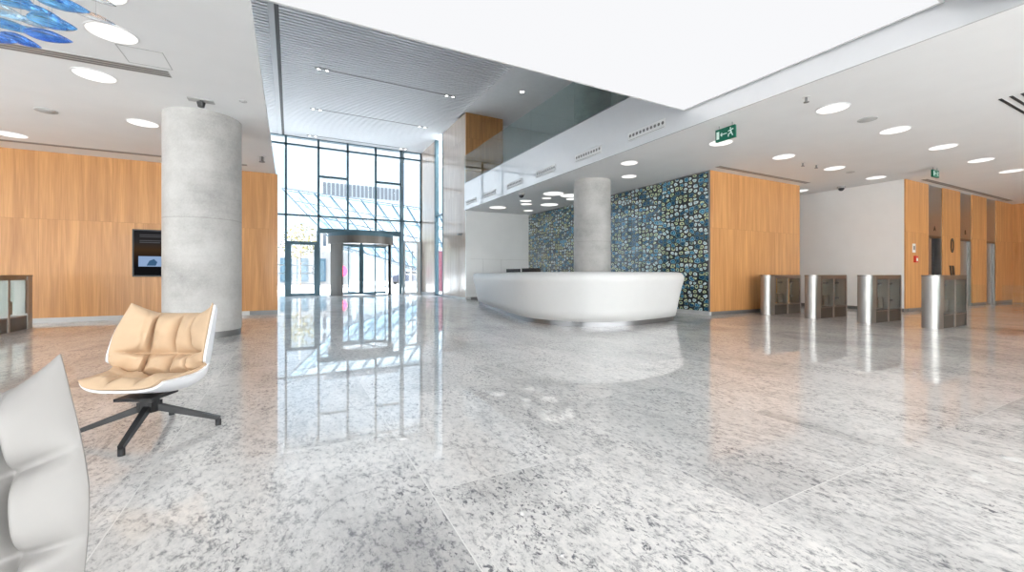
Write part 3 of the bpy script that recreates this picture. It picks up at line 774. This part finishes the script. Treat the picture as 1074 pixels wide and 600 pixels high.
# ceiling hatch
b = MB()
for x0, y0, x1, y1 in ((-1.72, 6.14, -1.30, 6.15), (-1.72, 6.14, -1.71, 6.6), (-1.31, 6.14, -1.30, 6.6), (-1.72, 6.59, -1.30, 6.6)): b.box(x0, y0, H - .003, x1, y1, H)
b.build('trim_ceiling_hatch', M['greyring'], kind='structure')

# ------------------------------------------------------------------ text helper
def text_mesh(s, size, depth=.004):
    cu = bpy.data.curves.new('lettering', 'FONT'); cu.body = s; cu.size = size; cu.extrude = depth; cu.align_x = 'CENTER'; cu.align_y = 'CENTER'
    o = bpy.data.objects.new('lettering', cu); COL.objects.link(o)
    dg = bpy.context.evaluated_depsgraph_get(); me = bpy.data.meshes.new_from_object(o.evaluated_get(dg))
    bpy.data.objects.remove(o); bpy.data.curves.remove(cu); return me
def text(name, s, size, m, loc, rot, parent=None, depth=.004, sx=1):
    me = text_mesh(s, size, depth); me.materials.clear(); me.materials.append(m)
    o = link(bpy.data.objects.new(name, me)); o.location = loc; o.rotation_euler = rot; o.scale = (sx, 1, 1)
    if parent: o.parent = parent
    return o

# exit signs
def exit_sign(label, loc, rotz, w, h):
    t = thing('exit_sign', label, 'exit sign', loc, rotz, 'green exit signs')       # face towards local -Y
    MB().box(-w / 2, -.02, -.06 - h, w / 2, .02, -.06).build('panel', M['green'], t)
    b = MB(); b.box(-w * .35, -.008, -.06, -w * .33, .008, 0); b.box(w * .33, -.008, -.06, w * .35, .008, 0); b.build('hanger', M['greyring'], t)
    for sgn in (-1, 1):
        b = MB(); z = -.06 - h / 2; u = h / 2
        y0, y1 = (-.0225, -.02) if sgn < 0 else (.02, .0225)
        def bx(x0, z0, x1, z1): b.box(x0, y0, z + z0 * u, x1, y1, z + z1 * u)
        bx(-w * .44, -.62, -w * .30, .62)                                            # doorway
        bx(-w * .18, -.07, w * .10, .07)                                             # arrow shaft
        def seg(p, q, th):
            p, q = Vector(p), Vector(q); d = (q - p).normalized(); n = Vector((-d.y, d.x)) * th / 2
            pts = [p + n, q + n, q - n, p - n]
            A = [b.bm.verts.new((c.x, y0, z + c.y)) for c in pts]; B = [b.bm.verts.new((c.x, y1, z + c.y)) for c in pts]
            for i in range(4): b.bm.faces.new((A[i], A[(i + 1) % 4], B[(i + 1) % 4], B[i]))
            b.bm.faces.new(A); b.bm.faces.new(B[::-1])
        th = u * .17
        seg((-w * .22, 0), (-w * .15, u * .28), th * .8); seg((-w * .22, 0), (-w * .15, -u * .28), th * .8)
        X = w * .28                                                                  # running figure
        seg((X - u * .1, u * .62), (X + u * .1, u * .62), u * .24)
        seg((X, u * .42), (X + u * .12, -u * .1), u * .26)
        seg((X, u * .35), (X - u * .42, u * .2), th); seg((X + u * .05, u * .35), (X + u * .5, u * .42), th)
        seg((X + u * .12, -u * .1), (X - u * .35, -u * .25), th); seg((X - u * .35, -u * .25), (X - u * .35, -u * .65), th)
        seg((X + u * .14, -u * .1), (X + u * .4, -u * .62), th)
        b.build('pictogram', M['signwhite'], t)
    return t
exit_sign('green exit sign with running figure hanging near the gallery edge', (6.52, 4.60, H), -PI / 2, .36, .21)
exit_sign('small green exit sign hanging from the ceiling before the lift wall', (13.61, 4.15, H), 0, .34, .17)

# nozzle diffusers in the gallery face
for k, yc in enumerate((5.98, 7.78, 9.6, 11.4, 13.2, 14.9)):
    lab = ['nozzle air diffuser in the white gallery face nearest the viewer', 'second nozzle air diffuser from the near end of the gallery face', 'third nozzle air diffuser from the near end of the gallery face', 'fourth nozzle air diffuser from the near end of the gallery face', 'fifth nozzle air diffuser from the near end of the gallery face', 'nozzle air diffuser in the white gallery face nearest the entrance'][k]
    t = thing('air_diffuser', lab, 'air vent', (FX, yc, 3.79), group='nozzle diffusers in the gallery face')
    b = MB(); b.box(-.012, -.48, -.085, 0, .48, .085); b.build('frame', M['trimwhite'], t)
    MB().box(-.014, -.46, -.073, -.0118, .46, -.066).build('slot', M['base'], t)
    b = MB()
    for i in range(10):
        y = -.42 + i * .0933
        P = [[(-.016 + .008 * q, y + rr * math.cos(2 * PI * j / 14), .015 + rr * math.sin(2 * PI * j / 14)) for j in range(14)] for q, rr in ((0, .028), (1, .034))]
        b.grid(P, close_v=True, caps=True)
    b.build('nozzle', M['base'], t)

# glass balustrade on the gallery edge
bal = thing('glass_balustrade', 'clear glass balustrade standing on the white gallery edge', 'balustrade', (FX + .005, 0, 4.601))
for y0, y1 in ((1.2, 3.2), (3.22, 5.0), (5.02, 6.8), (6.82, 8.6), (8.62, 10.39), (10.41, 12.2), (12.22, 14.0), (14.02, 15.58)):
    MB().box(0, y0, 0, .016, y1, 1.1).build('glass_panel', M['balus'], bal)
MB().box(-.012, 1.2, -.0, .028, 15.58, .02).build('base_channel', M['steelh'], bal)

# luminous ceiling panel hung in the void
LZ = 3.86
lb = thing('luminous_ceiling_panel', 'huge glowing white stretch ceiling panel hung beside the gallery', 'ceiling light', (0, 0, LZ))
MB().box(-.22, 1.80, -.001, 6.03, 5.05, .003).build('diffuser', M['lightbox'], lb)
b = MB(); x0, y0, x1, y1 = -.25, 1.77, 6.06, 5.08
b.box(x0, y0, -.004, x1, y0 + .03, .24); b.box(x0, y1 - .03, -.004, x1, y1, .24); b.box(x0, y0 + .03, -.004, x0 + .03, y1 - .03, .24); b.box(x1 - .03, y0 + .03, -.004, x1, y1 - .03, .24); b.box(x0 + .03, y0 + .03, .22, x1 - .03, y1 - .03, .24)
b.build('housing', M['trimwhite'], lb)
for x in (.3, 3, 5.7):
    for y in (2.1, 4.8): MB().cyl((x, y), .008, .24, HH - LZ, 8).build('suspension_rod', M['steelh'], lb)

# light tracks in the slat ceiling
for yt, lab in ((10.9, 'ceiling spot track nearest the luminous panel'), (14.42, 'ceiling spot track across the slats, second from the luminous panel'), (18.0, 'ceiling spot track across the slats, third from the luminous panel'), (21.55, 'ceiling spot track along the top of the entrance glass')):
    t = thing('spot_track', lab, 'ceiling light', (.65, yt, HH), group='spot tracks in the slatted ceiling')
    MB().box(0, -.03, -.008, 4.65, .03, .0).build('track', M['base'], t)
    for k, x in enumerate((.12, .36, 4.3, 4.54)):
        h = MB().cyl((x, 0), .055, -.03, -.008, 20).build('spot_housing', M['greyring'], t)
        MB().cyl((x, 0), .04, -.034, -.0295, 20).build('spot_lamp', M['led'], h)
# spots on the upper level ceiling
for k, (x, y, l) in enumerate(((7.2, 10.4, 'small spot on the grey upper ceiling nearer the round pillar'), (7.2, 12.9, 'small spot on the grey upper ceiling nearer the oak block'))):
    t = thing('ceiling_spot', l, 'ceiling light', (x, y, HH))
    MB().cyl((0, 0), .1, -.02, 0, 20).build('housing', M['greyring'], t)
    MB().cyl((0, 0), .07, -.025, -.0195, 20).build('lamp', M['led'], t)

# ------------------------------------------------------------------ information screen on the oak wall
scr = thing('information_screen', 'black portrait information screen on the oak wall beside the concrete column', 'screen', (-2.78, 12.2, 1.48))
MB().box(-.33, -.06, -.53, .33, 0, .53, .004).build('housing', M['black'], scr)
def screen_mat():
    m, nt, out = new_mat('screen_picture')
    e = N(nt, 'ShaderNodeEmission', Strength=.55)
    tc = N(nt, 'ShaderNodeTexCoord'); sp = N(nt, 'ShaderNodeSeparateXYZ'); L(nt, tc.outputs['Object'], sp.inputs[0])
    mr = N(nt, 'ShaderNodeMapRange'); mr.inputs['From Min'].default_value = -.5; mr.inputs['From Max'].default_value = .5; L(nt, sp.outputs['Z'], mr.inputs[0])
    L(nt, ramp(nt, mr.outputs[0], [(.2, (.012, .012, .014)), (.45, (.05, .03, .02)), (.58, (.09, .05, .025)), (.75, (.05, .045, .045)), (1, (.03, .03, .035))]), e.inputs[0])
    L(nt, e.outputs[0], out.inputs[0]); return m
MB().box(-.30, -.063, -.50, .30, -.0595, .50).build('display', screen_mat(), scr)
MB().box(-.22, -.0645, -.30, .26, -.0625, -.07).build('display_picture', emat('screen_sky', (.34, .48, .74), .8), scr)
b = MB(); b.prism([(0, 0), (.16, -.0), (.19, .08), (.13, .15), (.05, .11)], 0, .001)
for v in b.bm.verts: v.co = Vector((v.co.x - .08, -.065 - v.co.z, v.co.y - .28))
b.build('display_building', emat('screen_building', (.06, .14, .26), .8), scr)
b = MB()
for z, x1 in ((.40, .24), (.36, .2), (.27, .26), (.23, .16)): b.box(-.20, -.0645, z, x1, -.0625, z + .018)
b.build('display_lines', emat('screen_text', (.14, .14, .15), .6), scr)

# ------------------------------------------------------------------ lifts
for k, (x0, x1) in enumerate(lifts):
    lab = ['lift with half open dark doors, nearest the fire call point', 'lift with closed steel doors in the middle of the oak wall', 'lift with closed steel doors nearest the oak end wall'][k]
    t = thing('lift', lab, 'lift', (x0, 5.03, 0), group='lifts in the oak wall')
    w = x1 - x0
    MB().box(0, .0, 2.12, w, .12, H).build('overpanel', M['liftsteel'], t)
    b = MB(); b.box(0, 0, 0, .05, .17, 2.12); b.box(w - .05, 0, 0, w, .17, 2.12); b.box(.05, 0, 2.06, w - .05, .17, 2.12); b.build('door_frame', M['steeldk'], t)
    if k == 0:
        MB().box(.05, .08, 0, .05 + (w - .1) * .55, .11, 2.06).build('door', M['liftsteel'], t)
        MB().box(.05 + (w - .1) * .55, .14, 0, w - .05, .17, 2.06).build('cabin', M['dark'], t)
    else:
        for q in (0, 1):
            MB().box(.05 + (w - .1) * .5 * q, .08, 0, .05 + (w - .1) * .5 * (q + 1) - .004, .11, 2.06).build('door', M['liftsteel'], t)
    if k < 2: text('lift_letter', 'AB'[k], .2, M['black'], (w * .5, -.004, 2.32), (PI / 2, 0, 0), t)
n0 = text('floor_number_sign', '0', .62, M['black'], (17.62, 4.99, 1.85), (PI / 2, 0, 0), depth=.008, sx=.85)
tag(n0, 'large dark floor number 0 on the oak between two lifts', 'sign')
b = MB()
for x in (17.52, 17.72):
    pts = [(x, .90), (x + .13, .90), (x + .02, 1.27), (x - .10, 1.27)]
    A = [b.bm.verts.new((p, 4.985, z)) for p, z in pts]; B = [b.bm.verts.new((p, 5.0, z)) for p, z in pts]
    for i in range(4): b.bm.faces.new((A[i], A[(i + 1) % 4], B[(i + 1) % 4], B[i]))
    b.bm.faces.new(A); b.bm.faces.new(B[::-1])
b.build('wall_sign', M['black'], label='dark slanted strokes sign on the oak below the floor number', cat='sign')
t = thing('fire_call_point', 'red fire call point on the oak wall left of the lifts', 'fire alarm', (15.06, 5.0, 1.42))
MB().box(-.08, -.05, -.09, .08, 0, .09, .006).build('housing', M['red'], t)
MB().box(-.045, -.054, -.05, .045, -.049, .03).build('window', M['signwhite'], t)
t = thing('wall_notice', 'small white notice with black emblem above the red call point', 'notice', (15.0, 5.0, 1.72))
MB().box(-.09, -.008, -.12, .09, 0, .12).build('plate', M['trimwhite'], t)
MB().box(-.05, -.011, -.05, .05, -.0075, .06).build('emblem', M['base'], t)
t = thing('wall_sensor', 'small dark wall spotlight on the pale wood pier by the reception', 'wall lamp', (FX + .06, 16.1, 2.62))
MB().prism([(-.02, -.22), (-.02, .22), (-.16, .08), (-.16, -.08)], 0, .05).build('shade', M['base'], t)
MB().box(-.03, -.06, -.03, 0, .06, .06).build('bracket', M['base'], t)

# ------------------------------------------------------------------ lounge chairs
def catmull(P, t):
    n = len(P) - 1; x = t * n; i = min(int(x), n - 1); f = x - i
    g = lambda k: P[k] if 0 <= k <= n else (2 * P[0] - P[1] if k < 0 else 2 * P[n] - P[n - 1])
    a, b_, c, d_ = g(i - 1), g(i), g(i + 1), g(i + 2)
    return .5 * ((2 * b_) + (c - a) * f + (2 * a - 5 * b_ + 4 * c - d_) * f * f + (3 * b_ - a - 3 * c + d_) * f ** 3)
def make_chair(label, cush, seed=0, wrap=.02, cols=(0, .25, .5, .75, 1), rows=(0, .45, 1), shell=None, fold=1.0, puff=.1, span=.985):
    """origin at the floor under the hub; faces local -Y"""
    t = thing('lounge_chair', label, 'armchair', group='quilted swivel lounge chairs')
    BO = Vector((-.037, -.028, 0))
    prof = [Vector((y, z)) for y, z in ((-.29, .335), (-.17, .30), (-.03, .275), (.09, .295), (.165, .40), (.21, .56), (.25, .715))]
    wid = [Vector((w, k)) for w, k in ((.22, .05), (.25, .085), (.27, .12), (.285, .17), (.29, .21), (.285, .20), (.26, .15))]
    def centre(v): return catmull(prof, v)
    def S(u, v):
        p = centre(v); d = (catmull(prof, min(1, v + .01)) - catmull(prof, max(0, v - .01))).normalized()
        n2 = Vector((-d.y, d.x))                       # towards the sitter
        w, k = catmull(wid, v)
        a = abs(u)
        lift = k * fold * a ** 3.0
        x = w * math.sin(min(a, 1) * 1.25) / math.sin(1.25) * (1 if u > 0 else -1)
        ear = (.045 * max(0, a - .55) ** 1.2 / .38 * max(0, (v - .8) / .2)) if v > .8 else 0
        q = p + n2 * lift + d * ear
        return Vector((x, q.x, q.y))
    def Nrm(u, v):
        e = .012
        a = S(min(1, u + e), v) - S(max(-1, u - e), v); c = S(u, min(1, v + e)) - S(u, max(0, v - e))
        n = a.cross(c).normalized(); return n
    nu, nv = 33, 41
    b = MB(); P = []; Q = []
    for j in range(nv):
        v = j / (nv - 1); P.append([S(-1 + 2 * i / (nu - 1), v) for i in range(nu)])
        Q.append([S(-1 + 2 * i / (nu - 1), v) - Nrm(-1 + 2 * i / (nu - 1), v) * .014 for i in range(nu)])
    A = b.grid(P); B = b.grid(Q)
    for i in range(nu - 1):
        for j in (0, nv - 1): b.bm.faces.new((A[j][i], A[j][i + 1], B[j][i + 1], B[j][i]))
    for j in range(nv - 1):
        for i in (0, nu - 1): b.bm.faces.new((A[j][i], A[j + 1][i], B[j + 1][i], B[j][i]))
    b.build('shell', shell or M['shell'], t, smooth=True)
    def pad(name, us, v0, v1, vs, amp, base, overhang=0.0, top=0.0):
        """quilted cushion over v0..v1 with seams at us, vs"""
        b = MB(); n, m = 97, 73
        def cell(x, br):
            for k in range(len(br) - 1):
                if x <= br[k + 1] + 1e-9: return k, (x - br[k]) / (br[k + 1] - br[k])
            return len(br) - 2, 1
        T, U = [], []
        for j in range(m):
            v = v0 + (v1 - v0) * j / (m - 1); rt, rb = [], []
            for i in range(n):
                u = span * (-1 + 2 * i / (n - 1))
                ku, fu = cell((u / span + 1) / 2, us); kv, fv = cell((v - v0) / (v1 - v0), vs)
                pu = max(0, 1 - abs(2 * fu - 1) ** 3.2) ** .55; pv = max(0, 1 - abs(2 * fv - 1) ** 3.2) ** .55
                nz = noise.noise(Vector((u * 3.1 + seed, v * 7.0, ku + 3.0 * kv)))
                wr = noise.noise(Vector((u * 9 + seed, v * 22, 5.5)))
                h = base + amp * pu * pv * (1 + .25 * nz) + .006 * wr * pu * pv
                ed = min(1, min(i, n - 1 - i) / 8) * min(1, min(j, m - 1 - j) / 6)
                h = .006 + (max(h, .03 * (1 - ed)) - .006) * math.sqrt(1 - (1 - ed) ** 2)
                if v0 > .4 and abs(u) > .6: h *= 1 - min(1, (abs(u) - .6) / .25) * (1 - min(1, (v - v0) / .2)) * .85
                if v0 < .1 and abs(u) > .6: h *= 1 - min(1, (abs(u) - .6) / .3) * min(1, max(0, (v - v0) / (v1 - v0) - .55) / .3) * .85
                nr = Nrm(u, v); s = S(u, v)
                if abs(u) > .8:
                    sg = 1 if u > 0 else -1
                    tu = (S(sg, v) - S(sg * .96, v)).normalized(); s = s + tu * wrap * min(1, (v - v0) / .3 + (1 if v0 < .1 else 0)) * ((abs(u) - .8) / .185) ** 2
                if top and v > v1 - .06:
                    d = (S(u, 1) - S(u, .98)).normalized(); s = s + d * top * (v - v1 + .06) / .06
                if overhang and v < v0 + .08:
                    d = (S(u, .02) - S(u, 0)).normalized(); s = s - d * overhang * (1 - (v - v0) / .08)
                rt.append(s + nr * h); rb.append(s + nr * .003)
            T.append(rt); U.append(rb)
        A = b.grid(T); B = b.grid(U)
        for i in range(n - 1):
            for j in (0, m - 1): b.bm.faces.new((A[j][i], A[j][i + 1], B[j][i + 1], B[j][i]))
        for j in range(m - 1):
            for i in (0, n - 1): b.bm.faces.new((A[j][i], A[j + 1][i], B[j + 1][i], B[j][i]))
        return b.build(name, cush, t, smooth='all')
    pad('seat_cushion', [0, .36, .64, 1], -0.0, .535, [0, .5, 1], .05, .03, .025)
    pad('back_cushion', list(cols), .52, .985, list(rows), puff, .016, top=.03)
    b = MB(); b.cyl((0, 0), .05, .135, .215, 24); b.cyl((0, 0), .036, .215, .25, 20); b.box(-.045, -.045, .14, .045, .045, .20)
    b.build('hub', M['black'], t, smooth=True).location = BO
    b = MB(); b.box(-.11, -.13, .232, .11, .09, .25); b.build('swivel_plate', M['black'], t).location = BO
    for k in range(4):
        a = math.radians(45 + 90 * k); c, s = math.cos(a), math.sin(a)
        g = MB().bar((c * .03, s * .03, .165), (c * .375, s * .375, .045), .034, .042, .026, .024).build('leg', M['black'], t); g.location = BO
        b = MB(); b.cyl((c * .365, s * .365), .017, 0, .04, 16); b.build('foot_glide', M['black'], g)
    return t
ch = make_chair('beige quilted swivel lounge chair with white shell and black star base', M['beige'])
ch.location = (-.745, 3.43, 0); ch.rotation_euler = (0, 0, math.radians(-24.5))
# the star base stands square to the room
for o in ch.children:
    if o.name.startswith('leg'): o.rotation_euler = (0, 0, math.radians(24.5 - 45 - 6))
c2 = make_chair('pale grey quilted lounge chair cut off by the left edge, nearest the viewer', M['offwhite'], 4, .045, (0, .14, .28, .43, .57, .72, .86, 1), (0, .2, .48, .76, 1), M['offwhite'], .35, .062, .99)
c2.location = (-.57, .845, 0); c2.rotation_euler = (0, 0, math.radians(25)); c2.scale = (1, 1, 1.04)

# ------------------------------------------------------------------ blue glass leaves
def blue_glass(name, col):
    m, nt, out = new_mat(name)
    p = N(nt, 'ShaderNodeBsdfPrincipled', Roughness=.03, IOR=1.4)
    p.inputs['Transmission Weight'].default_value = .9
    tc = N(nt, 'ShaderNodeTexCoord'); nz = N(nt, 'ShaderNodeTexNoise', Scale=8.0, Detail=2.0, Distortion=1.2); L(nt, tc.outputs['Object'], nz.inputs['Vector'])
    L(nt, ramp(nt, nz.outputs[0], [(.35, col), (.62, tuple(min(1, c * 1.9 + .12) for c in col))]), p.inputs['Base Color'])
    L(nt, p.outputs[0], out.inputs[0]); return m
GB = [blue_glass('blue_glass', (.07, .27, .70)), blue_glass('deep_blue_glass', (.03, .15, .52)), blue_glass('pale_blue_glass', (.40, .62, .86)), blue_glass('clear_glass_leaf', (.80, .87, .93))]
sculpt = thing('glass_sculpture', 'hanging sculpture of blue blown glass leaves at the top left', 'chandelier', (-1.55, 1.9, H))
def leaf(x, y, z, length, rz, tilt, m, wd=.36):
    b = MB(); P = []; n, k = 18, 16
    for i in range(n + 1):
        t = i / n; r = length * wd * .5 * (math.sin(PI * t ** .8) ** .8 if 0 < t < 1 else 0) + .002
        ring_ = []
        for j in range(k):
            a = 2 * PI * j / k
            ring_.append(Vector(((t - .5) * length, r * math.cos(a), r * .6 * math.sin(a) + .03 * length * math.sin(PI * t))))
        P.append(ring_)
    b.grid(P, close_v=True, caps=True)
    o = b.build('glass_leaf', m, sculpt, smooth='all')
    o.location = Vector((x, y, z)) - sculpt.location; o.rotation_euler = (random.uniform(-.5, .5), tilt, rz)
    MB().cyl((0, 0), .0007, 0, H - z - .02, 6).build('suspension_wire', M['steelh'], o)
    w = o.children[0]; w.parent = sculpt; w.location = o.location + Vector((0, 0, .015))
for k, (x, y, z, ln, mi) in enumerate([(-1.66, 4.15, 2.86, .26, 0), (-1.25, 3.6, 2.67, .30, 0), (-1.41, 3.91, 2.68, .30, 0), (-1.38, 3.78, 2.53, .24, 1), (-1.48, 3.72, 2.45, .2, 1),
        (-1.78, 4.33, 2.85, .28, 2), (-1.67, 4.05, 2.66, .3, 0), (-1.68, 4.39, 2.86, .22, 2), (-1.53, 3.63, 2.4, .18, 1), (-1.11, 3.64, 2.65, .19, 3), (-1.16, 3.89, 2.89, .16, 3),
        (-1.71, 4.41, 2.80, .2, 2), (-1.9, 4.51, 2.97, .22, 2), (-1.7, 4.52, 3.01, .24, 0), (-1.63, 3.91, 2.82, .26, 0), (-1.63, 4.25, 3.03, .27, 1), (-1.66, 3.81, 2.58, .25, 0), (-1.8, 4.12, 2.59, .26, 1)]):
    leaf(x, y, z, ln, random.uniform(-.35, .25), random.uniform(.05, .3), GB[mi])
MB().box(-.45, -.1, -.02, .45, 2.9, 0).build('mounting_plate', M['trimwhite'], sculpt)

# ------------------------------------------------------------------ camera, sky, view
cd = bpy.data.cameras.new('camera'); cam = link(bpy.data.objects.new('camera', cd))
cd.sensor_fit = 'HORIZONTAL'; cd.sensor_width = 36; cd.lens = 440 / 1074 * 36; cd.shift_y = -12 / 1074
cd.clip_start = .02; cd.clip_end = 400
cam.location = (0, 0, 1.0); cam.rotation_euler = (PI / 2, 0, math.radians(-27.8))
SC.camera = cam

w = bpy.data.worlds.new('sky'); SC.world = w; w.use_nodes = True
nt = w.node_tree; nt.nodes.clear()
out = nt.nodes.new('ShaderNodeOutputWorld'); bg = nt.nodes.new('ShaderNodeBackground')
tc = N(nt, 'ShaderNodeTexCoord'); sp = N(nt, 'ShaderNodeSeparateXYZ'); L(nt, tc.outputs['Generated'], sp.inputs[0])
# overcast-bright sky: pale blue beyond the entrance, sunlit cloud on the other side of the building
cz = N(nt, 'ShaderNodeTexNoise', Scale=3.0, Detail=6.0, Roughness=.6); L(nt, tc.outputs['Generated'], cz.inputs['Vector'])
c = ramp(nt, cz.outputs[0], [(.38, (.44, .56, .68)), (.62, (.58, .63, .68))])
mr = N(nt, 'ShaderNodeMapRange'); mr.interpolation_type = 'SMOOTHSTEP'
mr.inputs['From Min'].default_value = .15; mr.inputs['From Max'].default_value = -.35; mr.inputs['To Min'].default_value = 2.5; mr.inputs['To Max'].default_value = 9.0
L(nt, sp.outputs['Y'], mr.inputs[0])
mw = N(nt, 'ShaderNodeMapRange'); mw.inputs['From Min'].default_value = 3.0; mw.inputs['From Max'].default_value = 5.0; L(nt, mr.outputs[0], mw.inputs[0])
mxs = N(nt, 'ShaderNodeMix', data_type='RGBA'); L(nt, mw.outputs[0], mxs.inputs[0]); L(nt, c, mxs.inputs[6]); mxs.inputs[7].default_value = (1, .985, .96, 1)
L(nt, mxs.outputs[2], bg.inputs[0]); # the cloud cover is brightest overhead
zen = N(nt, 'ShaderNodeMapRange'); zen.interpolation_type = 'SMOOTHSTEP'
zen.inputs['From Min'].default_value = .36; zen.inputs['From Max'].default_value = .75; zen.inputs['To Min'].default_value = 0; zen.inputs['To Max'].default_value = 22.0
L(nt, sp.outputs['Z'], zen.inputs[0])
ads = N(nt, 'ShaderNodeMath', operation='ADD'); L(nt, mr.outputs[0], ads.inputs[0]); L(nt, zen.outputs[0], ads.inputs[1])
L(nt, ads.outputs[0], bg.inputs[1])
L(nt, bg.outputs[0], out.inputs[0])

vs = SC.view_settings
SC.display_settings.display_device = 'sRGB'
vs.view_transform = 'Standard'; vs.look = 'None'; vs.gamma = 1; vs.use_curve_mapping = False; vs.exposure = .02
cy = SC.cycles
cy.use_denoising = True
cy.max_bounces = 10; cy.diffuse_bounces = 6; cy.glossy_bounces = 6; cy.transmission_bounces = 8; cy.transparent_max_bounces = 16
cy.sample_clamp_indirect = 6
